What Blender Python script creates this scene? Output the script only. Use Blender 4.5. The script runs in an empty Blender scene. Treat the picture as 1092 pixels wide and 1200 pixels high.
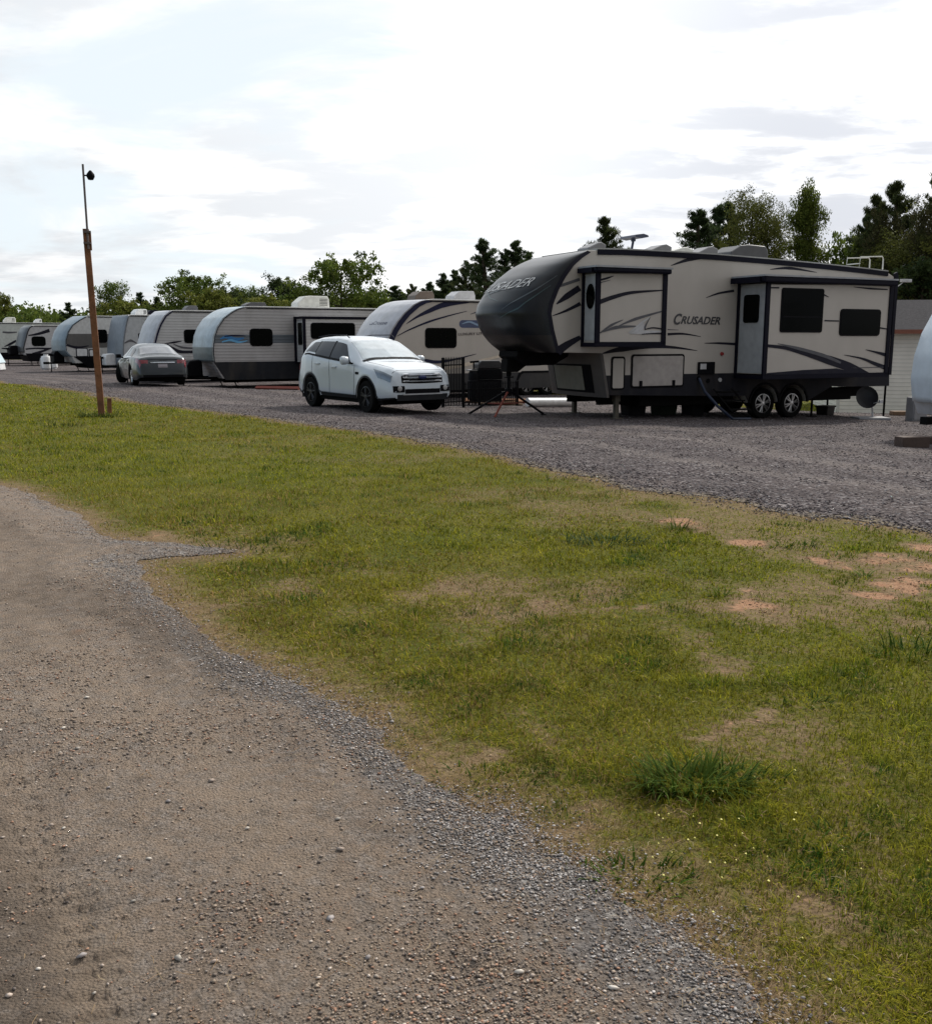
import bpy, math, random
import numpy as np
from math import radians as R, sin, cos, pi, sqrt, atan2
random.seed(7); rng = np.random.default_rng(11)
scene = bpy.context.scene
COL = scene.collection

# ------------------------------------------------------------------ camera
F, CX, CY = 1150.0, 546.0, 600.0
HOR = 397.0
PITCH = math.atan((CY-HOR)/F)
CAMZ = 1.6
cam = bpy.data.cameras.new('camera'); cam.sensor_fit = 'HORIZONTAL'; cam.sensor_width = 36
cam.lens = F/1092*36; cam.clip_start = 0.05; cam.clip_end = 5000
camo = bpy.data.objects.new('camera', cam); COL.objects.link(camo)
camo.location = (0, 0, CAMZ); camo.rotation_euler = (pi/2-PITCH, 0, 0)
scene.camera = camo

def ray(px, py):
    a = (px-CX)/F; b = (CY-py)/F
    return (a, cos(PITCH)+b*sin(PITCH), -sin(PITCH)+b*cos(PITCH))

# ------------------------------------------------------------------ terrain
ANCH = np.array([(0,-10,0),(0,0,0),(-6,2,0),(6,2,0),(0,6,0),(0,10,0),(-6,10,0),(6,10,-.03),(-4,16,0),(-13,14,0),(4,15,-.03),
 (-3,21,.02),(-2,22.5,.0),(-8,21,0),(-15,28,-.05),(1.5,22.5,-.22),(5,23.7,-.32),(8,25.5,-.42),(12,27,-.55),(14,33,-.9),(21,33,-1),(10,15,-.2),(9,19,-.22),(16,20,-.35),
 (-1,32,-.34),(-5,28,-.12),(-9,38,-.3),(-11.5,34,.03),(-13,36,-.02),(-14,42,-.3),(-21,54,-.25),(-25,57,-.25),(-34,72,-.3),(-24,40,-.1),(0,60,-.5),(30,50,-1.2),(0,120,-.9),(-60,120,-.6),(60,120,-1.4),(-40,20,0),(40,10,-.4)], float)
def terrain(x, y):
    x = np.asarray(x, float); y = np.asarray(y, float)
    num = np.zeros(np.broadcast(x, y).shape); den = np.zeros_like(num)
    for ax, ay, az in ANCH:
        w = 1/((x-ax)**2+(y-ay)**2+6.0)**2
        num += w*az; den += w
    return num/den
def tz(x, y): return float(terrain(x, y))
def gp(px, py):
    """ground point seen at a photo pixel"""
    d = ray(px, py); z = 0
    for _ in range(12):
        if d[2] > -1e-3: return (d[0]*500, d[1]*500)
        t = (z-CAMZ)/d[2]; t = min(t, 600); z = .5*z+.5*tz(d[0]*t, d[1]*t)
    return (d[0]*t, d[1]*t)
def xat(px, Y, z=0.0):
    """world X of a photo column at world depth Y, height z"""
    dep = Y*cos(PITCH)+(CAMZ-z)*sin(PITCH)
    return (px-CX)/F*dep

def _h(ix, iy, s):
    n = (ix.astype(np.int64)*374761393+iy.astype(np.int64)*668265263+s*974711) & 0xffffffff
    n = ((n ^ (n >> 13))*1274126177) & 0xffffffff
    return ((n ^ (n >> 16)) & 0xffff)/65535.0
def vnoise(x, y, s=0):
    ix = np.floor(x); iy = np.floor(y); fx = x-ix; fy = y-iy
    fx = fx*fx*(3-2*fx); fy = fy*fy*(3-2*fy)
    a = _h(ix, iy, s); b = _h(ix+1, iy, s); c = _h(ix, iy+1, s); d = _h(ix+1, iy+1, s)
    return (a*(1-fx)+b*fx)*(1-fy)+(c*(1-fx)+d*fx)*fy
def fbm(x, y, s=0, o=4):
    t = 0; a = .5; n = 0
    for k in range(o):
        t = t+a*vnoise(x*2**k, y*2**k, s+k*17); n += a; a *= .5
    return t/n

# ------------------------------------------------------------------ materials
MATS = {}
def mat(name, col, rough=.6, metal=0., var=.12, scale=6., bump=0., bscale=60., coat=0., spec=.5, dirt=0.):
    if name in MATS: return MATS[name]
    m = bpy.data.materials.new(name); m.use_nodes = True
    nt = m.node_tree; b = nt.nodes['Principled BSDF']
    b.inputs['Roughness'].default_value = rough; b.inputs['Metallic'].default_value = metal
    b.inputs['Coat Weight'].default_value = coat; b.inputs['Specular IOR Level'].default_value = spec
    tc = nt.nodes.new('ShaderNodeTexCoord')
    n = nt.nodes.new('ShaderNodeTexNoise'); n.inputs['Scale'].default_value = scale; n.inputs['Detail'].default_value = 6
    nt.links.new(tc.outputs['Object'], n.inputs['Vector'])
    mx = nt.nodes.new('ShaderNodeMix'); mx.data_type = 'RGBA'
    c = list(col)[:3]
    mx.inputs[6].default_value = [max(0, v*(1-var)) for v in c]+[1]
    mx.inputs[7].default_value = [min(1, v*(1+var)) for v in c]+[1]
    mr = nt.nodes.new('ShaderNodeMapRange'); mr.inputs[1].default_value = .3; mr.inputs[2].default_value = .7
    nt.links.new(n.outputs['Fac'], mr.inputs[0]); nt.links.new(mr.outputs[0], mx.inputs[0])
    out = mx.outputs[2]
    if dirt > 0:
        n2 = nt.nodes.new('ShaderNodeTexNoise'); n2.inputs['Scale'].default_value = 1.7; n2.inputs['Detail'].default_value = 8
        mp = nt.nodes.new('ShaderNodeMapping'); mp.inputs['Scale'].default_value = (1.2, 1.2, .35)
        nt.links.new(tc.outputs['Object'], mp.inputs[0]); nt.links.new(mp.outputs[0], n2.inputs['Vector'])
        r2 = nt.nodes.new('ShaderNodeMapRange'); r2.inputs[1].default_value = .45; r2.inputs[2].default_value = .8; r2.inputs[4].default_value = dirt
        nt.links.new(n2.outputs['Fac'], r2.inputs[0])
        m2 = nt.nodes.new('ShaderNodeMix'); m2.data_type = 'RGBA'
        nt.links.new(r2.outputs[0], m2.inputs[0]); nt.links.new(out, m2.inputs[6]); m2.inputs[7].default_value = (.12, .1, .075, 1)
        out = m2.outputs[2]
    nt.links.new(out, b.inputs['Base Color'])
    if bump > 0:
        n3 = nt.nodes.new('ShaderNodeTexNoise'); n3.inputs['Scale'].default_value = bscale; n3.inputs['Detail'].default_value = 4
        nt.links.new(tc.outputs['Object'], n3.inputs['Vector'])
        bp = nt.nodes.new('ShaderNodeBump'); bp.inputs['Strength'].default_value = bump; bp.inputs['Distance'].default_value = .02
        nt.links.new(n3.outputs['Fac'], bp.inputs['Height']); nt.links.new(bp.outputs[0], b.inputs['Normal'])
    MATS[name] = m
    return m
def ribbed(name, col, pitch=.09, rough=.45, var=.06, dirt=.25, depth=.02, stripes=None):
    """corrugated siding: horizontal ribs from a wave along the local height; stripes = [(w0,w1,colour)] painted bands"""
    if name in MATS: return MATS[name]
    m = mat(name, col, rough, 0, var, 3., dirt=dirt); nt = m.node_tree; b = nt.nodes['Principled BSDF']
    tc = [n for n in nt.nodes if n.type == 'TEX_COORD'][0]
    sp = nt.nodes.new('ShaderNodeSeparateXYZ'); nt.links.new(tc.outputs['Object'], sp.inputs[0])
    def mt(op, a, bb=None):
        k = nt.nodes.new('ShaderNodeMath'); k.operation = op
        for i, q in enumerate((a, bb)):
            if q is None: continue
            if isinstance(q, (int, float)): k.inputs[i].default_value = q
            else: nt.links.new(q, k.inputs[i])
        return k.outputs[0]
    fr = mt('FRACT', mt('DIVIDE', sp.outputs[2], pitch))
    tri = mt('POWER', mt('ABSOLUTE', mt('SUBTRACT', fr, .5)), 3.)
    bp = nt.nodes.new('ShaderNodeBump'); bp.inputs['Strength'].default_value = 1; bp.inputs['Distance'].default_value = depth*2.5
    nt.links.new(tri, bp.inputs['Height']); nt.links.new(bp.outputs[0], b.inputs['Normal'])
    # thin darker line along each rib's groove
    src = b.inputs['Base Color'].links[0].from_socket
    g = mt('GREATER_THAN', mt('ABSOLUTE', mt('SUBTRACT', fr, .5)), .42)
    mx = nt.nodes.new('ShaderNodeMix'); mx.data_type = 'RGBA'
    nt.links.new(mt('MULTIPLY', g, .45), mx.inputs[0]); nt.links.new(src, mx.inputs[6]); mx.inputs[7].default_value = [c*.35 for c in col]+[1]
    src = mx.outputs[2]
    for (a, c, colr) in (stripes or []):
        q = mt('MULTIPLY', mt('GREATER_THAN', sp.outputs[2], a), mt('LESS_THAN', sp.outputs[2], c))
        m3 = nt.nodes.new('ShaderNodeMix'); m3.data_type = 'RGBA'
        nt.links.new(q, m3.inputs[0]); nt.links.new(src, m3.inputs[6]); m3.inputs[7].default_value = list(colr)+[1]
        src = m3.outputs[2]
    nt.links.new(src, b.inputs['Base Color'])
    return m

black = mat('black_plastic', (.0045, .0045, .006), .6, spec=.08)
dark = mat('dark_frame', (.005, .005, .012), .55, spec=.1)
under = mat('undercarriage', (.006, .0055, .0055), .9, spec=.1, bump=.3)
rubber = mat('rubber', (.006, .006, .006), .95, spec=.1, bump=.3, bscale=40)
glassd = mat('tinted_glass', (.001, .0018, .0018), .1, 0, .2, spec=.05)
alu = mat('aluminium', (.5, .5, .5), .35, 1)
steel = mat('steel', (.3, .3, .31), .4, .8, dirt=.3)
white = mat('white_gelcoat', (.72, .73, .74), .35, dirt=.12)
roofw = mat('white_roof_membrane', (.75, .75, .73), .6, dirt=.3)
offwhite = mat('offwhite_plastic', (.62, .62, .58), .5, dirt=.15)
beige = mat('beige_fibreglass', (.44, .405, .365), .32, 0, .03, 2., dirt=.10)
greyband = mat('charcoal_graphic', (.016, .016, .026), .6, dirt=.1, spec=.12)
midgrey = mat('mid_grey_graphic', (.10, .10, .11), .5, spec=.2)
palegrey = mat('pale_grey_graphic', (.45, .45, .46), .4)
navy = mat('navy_graphic', (.014, .016, .042), .5, spec=.15)
brownp = mat('brown_grey_panel', (.075, .066, .062), .5, dirt=.3)
capdark = mat('dark_cap_gelcoat', (.008, .011, .016), .30, 0, .2, 2., coat=.0, dirt=.12, spec=.32)
wood_g = mat('weathered_wood', (.16, .10, .06), .85, bump=.4, bscale=30)
rust = mat('rusty_red_metal', (.18, .04, .025), .7, .2)

# ------------------------------------------------------------------ mesh builder
def tag(o, label=None, cat=None, group=None, kind=None):
    if label: o['label'] = label
    if cat: o['category'] = cat
    if group: o['group'] = group
    if kind: o['kind'] = kind
    return o
def empty(name, loc, rz=0, label=None, cat=None, group=None, rot=None):
    o = bpy.data.objects.new(name, None); COL.objects.link(o); o.empty_display_size = .3
    o.location = loc; o.rotation_euler = rot if rot else (0, 0, rz)
    return tag(o, label, cat, group)
class MB:
    def __init__(s): s.v = []; s.f = []; s.m = []
    def add(s, vs, fs, mi=0):
        n = len(s.v); s.v += [tuple(p) for p in vs]
        s.f += [tuple(i+n for i in f) for f in fs]; s.m += [mi]*len(fs); return s
    def box(s, x0, y0, z0, x1, y1, z1, mi=0, bev=0.):
        if bev <= 0:
            vs = [(x0,y0,z0),(x1,y0,z0),(x1,y1,z0),(x0,y1,z0),(x0,y0,z1),(x1,y0,z1),(x1,y1,z1),(x0,y1,z1)]
            return s.add(vs, [(0,3,2,1),(4,5,6,7),(0,1,5,4),(1,2,6,5),(2,3,7,6),(3,0,4,7)], mi)
        b = bev; poly = [(x0+b,y0),(x1-b,y0),(x1,y0+b),(x1,y1-b),(x1-b,y1),(x0+b,y1),(x0,y1-b),(x0,y0+b)]
        pin = [(min(max(x, x0+b), x1-b), min(max(y, y0+b), y1-b)) for x, y in poly]
        vs = []; 
        for z, pl in ((z0, [((a[0]+c[0])/2,(a[1]+c[1])/2) for a, c in zip(poly, pin)]), (z0+b, poly), (z1-b, poly), (z1, [((a[0]+c[0])/2,(a[1]+c[1])/2) for a, c in zip(poly, pin)])):
            vs += [(x, y, z) for x, y in pl]
        fs = [tuple(range(7, -1, -1)), tuple(range(24, 32))]
        for L in range(3):
            for i in range(8): j = (i+1) % 8; fs.append((L*8+i, L*8+j, L*8+8+j, L*8+8+i))
        return s.add(vs, fs, mi)
    def prism(s, poly, v0, v1, mi=0):
        """polygon in (u,w), from v0 to v1"""
        n = len(poly)
        ar = sum(poly[i][0]*poly[(i+1) % n][1]-poly[(i+1) % n][0]*poly[i][1] for i in range(n))
        if ar < 0: poly = poly[::-1]
        vs = [(u, v0, w) for u, w in poly]+[(u, v1, w) for u, w in poly]
        fs = [tuple(range(n)), tuple(range(2*n-1, n-1, -1))]
        for i in range(n): j = (i+1) % n; fs.append((j, i, i+n, j+n))
        return s.add(vs, fs, mi)
    def tube(s, pts, r, n=8, mi=0, r1=None):
        pts = [np.array(p, float) for p in pts]; rings = []
        K = len(pts)
        for k, p in enumerate(pts):
            d = (pts[min(k+1, K-1)]-pts[max(k-1, 0)]); d = d/(np.linalg.norm(d)+1e-9)
            a = np.cross(d, (0, 0, 1)) if abs(d[2]) < .9 else np.cross(d, (1, 0, 0))
            a = a/np.linalg.norm(a); b = np.cross(d, a)
            rr = r if r1 is None else r+(r1-r)*k/(K-1)
            rings.append([tuple(p+rr*(cos(2*pi*i/n)*a+sin(2*pi*i/n)*b)) for i in range(n)])
        vs = [q for rg in rings for q in rg]; fs = []
        for k in range(K-1):
            for i in range(n): j = (i+1) % n; fs.append((k*n+i, k*n+j, (k+1)*n+j, (k+1)*n+i))
        fs += [tuple(range(n-1, -1, -1)), tuple(range((K-1)*n, K*n))]
        return s.add(vs, fs, mi)
    def lathe(s, prof, c=(0,0,0), axis='z', n=20, mi=0):
        """prof = [(r, h)]; revolve round axis through c"""
        vs = []
        for r, h in prof:
            for i in range(n):
                a = 2*pi*i/n; x, y = r*cos(a), r*sin(a)
                vs.append({'z': (c[0]+x, c[1]+y, c[2]+h), 'y': (c[0]+x, c[1]+h, c[2]+y), 'x': (c[0]+h, c[1]+x, c[2]+y)}[axis])
        fs = []
        for k in range(len(prof)-1):
            for i in range(n): j = (i+1) % n; fs.append((k*n+i, k*n+j, (k+1)*n+j, (k+1)*n+i))
        fs += [tuple(range(n-1, -1, -1)), tuple(range((len(prof)-1)*n, len(prof)*n))]
        return s.add(vs, fs, mi)
    def grid(s, P, mi=0, close=False):
        """P[i][j] -> 3d"""
        a = len(P); b = len(P[0]); vs = [tuple(p) for row in P for p in row]; fs = []
        for i in range(a-1):
            for j in range(b-1): fs.append((i*b+j, i*b+j+1, (i+1)*b+j+1, (i+1)*b+j))
        return s.add(vs, fs, mi)
    def build(s, name, mats, parent=None, smooth=False, bevel=0., angle=35):
        me = bpy.data.meshes.new(name); me.from_pydata(s.v, [], s.f)
        mats = mats if isinstance(mats, (list, tuple)) else [mats]
        for m in mats: me.materials.append(m)
        if len(mats) > 1: me.polygons.foreach_set('material_index', s.m)
        me.update()
        if smooth:
            me.polygons.foreach_set('use_smooth', [True]*len(me.polygons))
            try: me.set_sharp_from_angle(angle=R(angle))
            except Exception: pass
        o = bpy.data.objects.new(name, me); COL.objects.link(o); o.parent = parent
        if bevel > 0:
            b = o.modifiers.new('bevel', 'BEVEL'); b.width = bevel; b.segments = 2; b.limit_method = 'ANGLE'; b.angle_limit = R(40)
        return o
def rrect(u0, w0, u1, w1, r=.06, n=4):
    if u1 < u0: u0, u1 = u1, u0
    if w1 < w0: w0, w1 = w1, w0
    r = min(r, (u1-u0)/2.01, (w1-w0)/2.01); P = []
    for cx, cy, a0 in ((u1-r, w1-r, 0), (u0+r, w1-r, 90), (u0+r, w0+r, 180), (u1-r, w0+r, 270)):
        for k in range(n+1):
            a = R(a0+90*k/n); P.append((cx+r*cos(a), cy+r*sin(a)))
    return P
def text_mesh(txt, size=1., shear=0., bold=.0, ext=.004):
    cu = bpy.data.curves.new('lettering', 'FONT'); cu.body = txt; cu.size = size; cu.shear = shear; cu.offset = bold; cu.extrude = ext
    cu.resolution_u = 3
    o = bpy.data.objects.new('lettering_src', cu); COL.objects.link(o)
    bpy.context.view_layer.update()
    me = bpy.data.meshes.new_from_object(o.evaluated_get(bpy.context.evaluated_depsgraph_get()))
    bpy.data.objects.remove(o); 
    return [tuple(v.co) for v in me.vertices], [tuple(p.vertices) for p in me.polygons]
def fit_text(txt, shear=0., bold=0.):
    vs, fs = text_mesh(txt, 1., shear, bold)
    x0 = min(v[0] for v in vs); x1 = max(v[0] for v in vs); y0 = min(v[1] for v in vs); y1 = max(v[1] for v in vs)
    return [((x-x0)/(x1-x0), (y-y0)/(y1-y0), z) for x, y, z in vs], fs

# ------------------------------------------------------------------ wheels
def wheel(parent, c, r=.36, w=.22, axis='y', rimm=None, spokes=5, yaw=0., outward=-1):
    """wheel (tyre) with rim as sub-part. outward = sign along the axis of the visible face"""
    t = MB(); h = w/2
    prof = [(r*.62,-h*.8),(r*.75,-h),(r*.93,-h),(r*.99,-h*.75),(r,-h*.3),(r,h*.3),(r*.99,h*.75),(r*.93,h),(r*.75,h),(r*.62,h*.8)]
    t.lathe(prof, (0,0,0), axis, 28)
    o = t.build('wheel', rubber, parent, smooth=True); o.location = c; o.rotation_euler = (0, 0, yaw)
    m = MB(); f = outward*h
    m.lathe([(r*.64, f*.55), (r*.64, f*.9), (r*.60, f*.93), (r*.58, f*.6), (r*.2, f*.45)], (0,0,0), axis, 28)
    for k in range(spokes):
        a = 2*pi*k/spokes+.3
        for da in (-.16, .16):
            p = []
            for rr in (r*.12, r*.6):
                x, z = rr*cos(a+da*(1 if rr > r*.3 else .5)), rr*sin(a+da*(1 if rr > r*.3 else .5))
                p.append((x, f*.85, z) if axis == 'y' else (f*.85, x, z))
            m.tube(p, r*.055, 5)
    m.lathe([(r*.16, f*.5), (r*.16, f*.95), (r*.05, f)], (0,0,0), axis, 12)
    m.build('rim', rimm or alu, o, smooth=True)
    return o

# ------------------------------------------------------------------ rig: a thing with a flat near side, laid out in its own metres
class Rig:
    def __init__(s, name, label, cat, px, D, yaw, z0=None, group=None):
        s.yaw = R(yaw); X = xat(px, D, -.2); s.z0 = tz(X, D) if z0 is None else z0
        s.O = (X, D, s.z0); s.a = (cos(s.yaw), sin(s.yaw)); s.b = (-sin(s.yaw), cos(s.yaw))
        s.root = empty(name, s.O, s.yaw, label, cat, group)
    def p(s, px, py, v=0.):
        d = ray(px, py); cx, cy = -s.O[0], -s.O[1]
        db = d[0]*s.b[0]+d[1]*s.b[1]; cb = cx*s.b[0]+cy*s.b[1]
        t = (v-cb)/db
        return (cx*s.a[0]+cy*s.a[1]+t*(d[0]*s.a[0]+d[1]*s.a[1]), CAMZ+t*d[2]-s.z0)
    def P(s, pts, v=0.): return [s.p(x, y, v) for x, y in pts]
    def rect(s, x0, y0, x1, y1, v=0.):
        ym, xm = (y0+y1)/2, (x0+x1)/2
        return (s.p(x0, ym, v)[0], s.p(xm, y1, v)[1], s.p(x1, ym, v)[0], s.p(xm, y0, v)[1])
    def ground(s, u, v):
        x = s.O[0]+u*s.a[0]+v*s.b[0]; y = s.O[1]+u*s.a[1]+v*s.b[1]; return tz(x, y)-s.z0
    def window(s, box, v=0., parent=None, r=.07, fr=.035, mullion=False, name='window', px=True):
        u0, w0, u1, w1 = s.rect(*box, v) if px else box
        m = MB(); m.prism(rrect(u0, w0, u1, w1, r), v-.022, v+.003)
        o = m.build(name, black, parent or s.root, bevel=.006)
        g = MB(); g.prism(rrect(u0+fr, w0+fr, u1-fr, w1-fr, r*.7), v-.026, v-.01)
        if mullion: g.box(u0+fr+.01, v-.03, w0+(w1-w0)*.34, u1-fr-.01, v-.005, w0+(w1-w0)*.34+.03, 1)
        g.build('pane', [glassd, black], o)
        return o
    def poly(s, m, pts, v, mi=0, t=.004): m.prism(s.P(pts, v), v-t, v+.001, mi)
    def sweep(s, m, pts, ws, v, mi=0, t=.004, n=10):
        """tapered curved stripe through photo points, widths in px"""
        q = np.array([(a, b) for a, b in pts], float); K = len(q); tt = np.linspace(0, K-1, n*(K-1)+1)
        def cr(k, f):
            p0, p1, p2, p3 = q[max(k-1, 0)], q[k], q[min(k+1, K-1)], q[min(k+2, K-1)]
            return .5*((2*p1)+(-p0+p2)*f+(2*p0-5*p1+4*p2-p3)*f*f+(-p0+3*p1-3*p2+p3)*f**3)
        C = np.array([cr(min(int(x), K-2), x-min(int(x), K-2)) for x in tt]); W = np.interp(tt, range(K), ws)*1.18
        T = np.gradient(C, axis=0); T /= np.linalg.norm(T, axis=1)[:, None]+1e-9; N = np.stack([-T[:, 1], T[:, 0]], 1)
        up = C-N*W[:, None]/2; dn = C+N*W[:, None]/2
        for i in range(len(C)-1):
            A = [s.p(*up[i], v), s.p(*up[i+1], v), s.p(*dn[i+1], v), s.p(*dn[i], v)]
            vs = [(u, v-t, w) for u, w in A]; m.add(vs, [(0, 3, 2, 1)], mi)

def cap_band(rig, edge, W, mats, name='front_cap', bow=.14, ret=.05, split=None, parent=None, fwd=.03):
    """front cap wrapping across the trailer along its front edge curve (local u,w list, top to bottom)"""
    m = MB(); E = [np.array(e) for e in edge]
    # refine
    Q = []
    for i in range(len(E)-1):
        for k in range(4): Q.append(E[i]+(E[i+1]-E[i])*k/4)
    Q.append(E[-1]); nv = 14; rows = []
    for (u, w) in Q:
        row = [(u+ret, -.018, w)]
        for k in range(nv+1):
            t = k/nv; q = abs(2*t-1); row.append((u-fwd*min(1, (1-q)*8)-bow*(1-q**2.6), -.018+(W+.036)*t, w+.006))
        row.append((u+ret, W+.018, w)); rows.append(row)
    for i in range(len(rows)-1):
        wmid = (rows[i][0][2]+rows[i+1][0][2])/2
        mi = 0
        if split is not None: mi = 1 if wmid < split else 0
        a, b = rows[i], rows[i+1]
        for j in range(len(a)-1): m.add([a[j], a[j+1], b[j+1], b[j]], [(0, 1, 2, 3)], mi)
    o = m.build(name, mats, parent or rig.root)
    import bmesh
    bm = bmesh.new(); bm.from_mesh(o.data); bmesh.ops.remove_doubles(bm, verts=bm.verts, dist=1e-4)
    bmesh.ops.recalc_face_normals(bm, faces=bm.faces)
    bm.to_mesh(o.data); bm.free()
    o.data.polygons.foreach_set('use_smooth', [True]*len(o.data.polygons)); o.data.set_sharp_from_angle(angle=R(40))
    sd = o.modifiers.new('thick', 'SOLIDIFY'); sd.thickness = .02; sd.offset = 0
    return o

def ac_unit(rig, u0, u1, w0, w1, v0=.85, v1=1.6, m=None, name='air_conditioner', slope=.25):
    b = MB(); d = (u1-u0)
    prof = [(u0, w0), (u0+d*.02, w0+(w1-w0)*.45), (u0+d*slope, w1-(w1-w0)*.05), (u0+d*(slope+.12), w1), (u1-d*.06, w1), (u1-d*.01, w0+(w1-w0)*.75), (u1, w0)]
    b.prism(prof, v0, v1)
    o = b.build(name, m or offwhite, rig.root, bevel=.04)
    g = MB()
    for k in range(5): g.box(u1-d*.32, v0-.006, w0+(w1-w0)*(.25+.12*k), u1-d*.08, v0+.01, w0+(w1-w0)*(.25+.12*k)+.02)
    g.build('vent_grille', black, o)
    return o
def roof_vent(rig, u0, u1, w0, w1, v0=.9, v1=1.5, m=None):
    b = MB(); b.prism([(u0, w0), (u0+.04, w0+(w1-w0)*.55), (u0+(u1-u0)*.3, w1*.97+w0*.03), (u1-.06, w1), (u1, w0+(w1-w0)*.6), (u1, w0)], v0, v1)
    return b.build('roof_vent', m or midgrey, rig.root, bevel=.02)
def tongue(rig, ue, W, wf=.42, tanks='cover', tmat=None, ln=1.2):
    g = MB(); m = W/2
    for sgn in (-1, 1): g.tube([(ue+.5, m+sgn*.75, wf), (ue-ln+.1, m+sgn*.05, wf)], .05, 4)
    g.box(ue-ln-.15, m-.07, wf-.06, ue-ln+.15, m+.07, wf+.07)
    g.build('tongue_frame', under, rig.root)
    j = MB(); gz = rig.ground(ue-ln+.25, m)
    j.tube([(ue-ln+.25, m, wf+.45), (ue-ln+.25, m, gz+.02)], .03, 8); j.lathe([(.09, 0), (.09, .02), (.03, .03)], (ue-ln+.25, m, gz), 'z', 12)
    j.box(ue-ln+.14, m-.05, wf+.4, ue-ln+.36, m+.05, wf+.52); j.build('tongue_jack', black, rig.root)
    for sgn in (-1, 1):
        t = MB(); cx, cy = ue-.5, m+sgn*.18
        if tanks == 'cover': continue
        t.lathe([(.02, .0), (.14, .02), (.155, .08), (.155, .36), (.12, .43), (.05, .46)], (cx, cy, wf+.06), 'z', 16)
        t.lathe([(.09, .46), (.09, .54), (.07, .54)], (cx, cy, wf+.06), 'z', 10)
        t.build('gas_bottle', tmat or white, rig.root, smooth=True)
    if tanks == 'cover':
        t = MB(); t.prism([(ue-.85, wf+.05), (ue-.86, wf+.5), (ue-.78, wf+.66), (ue-.38, wf+.7), (ue-.3, wf+.6), (ue-.28, wf+.05)], m-.36, m+.36)
        t.build('gas_bottle_cover', tmat or white, rig.root, bevel=.05)
def axles(rig, us, W, r=.34, rimm=None, sp=6, parent=None):
    for u in us:
        g = rig.ground(u, 0)
        wheel(parent or rig.root, (u, .16, g+r), r, .22, 'y', rimm, sp)
        wheel(parent or rig.root, (u, W-.16, rig.ground(u, W)+r), r, .22, 'y', rimm, sp, outward=1)
    b = MB()
    for u in us: b.tube([(u, .2, r-.02), (u, W-.2, r-.02)], .05, 8)
    b.build('axle', under, parent or rig.root)
def leg_jacks(rig, us, W, wb, m=None):
    for u in us:
        for v in (.25, W-.25):
            g = rig.ground(u, v); b = MB(); b.tube([(u-.18, v, wb), (u, v, g+.03)], .022, 4); b.tube([(u+.1, v, wb), (u, v, g+.2)], .018, 4)
            b.box(u-.1, v-.08, g, u+.1, v+.08, g+.03); b.build('stabiliser_leg', m or under, rig.root)

def travel(name, label, px, D, yaw, edge, L, wall, cap, W=2.44, wb=.42, wsk=None, skirt=None, trim=None, trimw=.04, split=None, wheels_at=None,
           roofm=None, tanks='cover', tmat=None, bow=.14, z0=None, group='travel trailers parked in a row', edge_trim=None):
    r = Rig(name, label, 'travel trailer', px, D, yaw, z0, group)
    E = r.P(edge); wt = E[0][1]; r.E = E; r.wt = wt; r.L = L; r.W = W
    ub = E[-1][0]; wlow = E[-1][1]
    body = [(E[0][0], wt)] + E[1:] + ([(ub+(wlow-wb)*.55, wb)] if wlow > wb+.05 else []) + [(L, wb), (L, wt-.12), (L-.1, wt-.02), (L-.25, wt)]
    m = MB(); m.prism(body, 0, W); r.body = m.build('body', wall, r.root, bevel=.012)
    r.cap = cap_band(r, E, W, cap, bow=bow, split=split)
    # roof membrane with a drip edge
    rf = MB(); rf.prism([(E[0][0]-.05, wt), (E[0][0]+.25, wt+.035), (L-.3, wt+.035), (L+.01, wt-.04), (L+.01, wt-.075), (L-.3, wt-.005)], -.02, W+.02)
    rf.build('roof', roofm or roofw, r.root, bevel=.01)
    dr = MB(); dr.prism([(E[0][0]+.1, wt-.02), (L-.3, wt-.02), (L-.3, wt-.06), (E[0][0]+.1, wt-.06)], -.026, -.002); dr.build('awning_rail', edge_trim or dark, r.root)
    # trim along front edge
    for v0 in (-.024, W+.024):
        t = MB()
        P = [[(u+.03, v0, w), (u+.03+trimw, v0, w-trimw*.25)] for u, w in E]; t.grid(P); t.build('corner_trim', trim or dark, r.root)
    if wsk:
        s = MB(); su = ub+max(0, (wlow-wsk))*.55
        s.prism([(su+.02, wsk), (L+.006, wsk), (L+.006, wb-.06), (ub+(wlow-wb)*.55+.12, wb-.06)], -.012, W+.012)
        s.build('lower_skirt', skirt or greyband, r.root)
    ch = MB(); ch.box(ub+.5, .35, wb-.17, L-.1, .45, wb-.005); ch.box(ub+.5, W-.45, wb-.17, L-.1, W-.35, wb-.005)
    for k in range(6): uu = ub+.6+k*(L-ub-.9)/5; ch.box(uu, .45, wb-.14, uu+.06, W-.45, wb-.02)
    ch.build('chassis', under, r.root)
    wa = wheels_at or (L*.58, L*.58+.85)
    axles(r, wa, W, .34, alu)
    fn = MB()
    for v in (-.03, W-.03):
        fn.prism([(wa[0]-.5, .5), (wa[0]-.4, .74), (wa[0]-.25, .82), (wa[1]+.25, .82), (wa[1]+.4, .74), (wa[1]+.5, .5), (wa[1]+.42, .5), (wa[1]+.3, .7), (wa[1]+.2, .75), (wa[0]-.2, .75), (wa[0]-.3, .7), (wa[0]-.42, .5)], v, v+.06)
    fn.build('fender', black, r.root)
    leg_jacks(r, (ub+1., L-.6), W, wb-.02)
    tongue(r, ub+.15, W, wb, tanks, tmat)
    e = MB()
    e.prism(rrect(.5, 1.15, W-.5, 1.95, .08), -.02, .004); vs = [(L+.004-v, u, w) for u, v, w in e.v]; e.v = vs
    e.build('rear_window', glassd, r.root)
    return r

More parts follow.
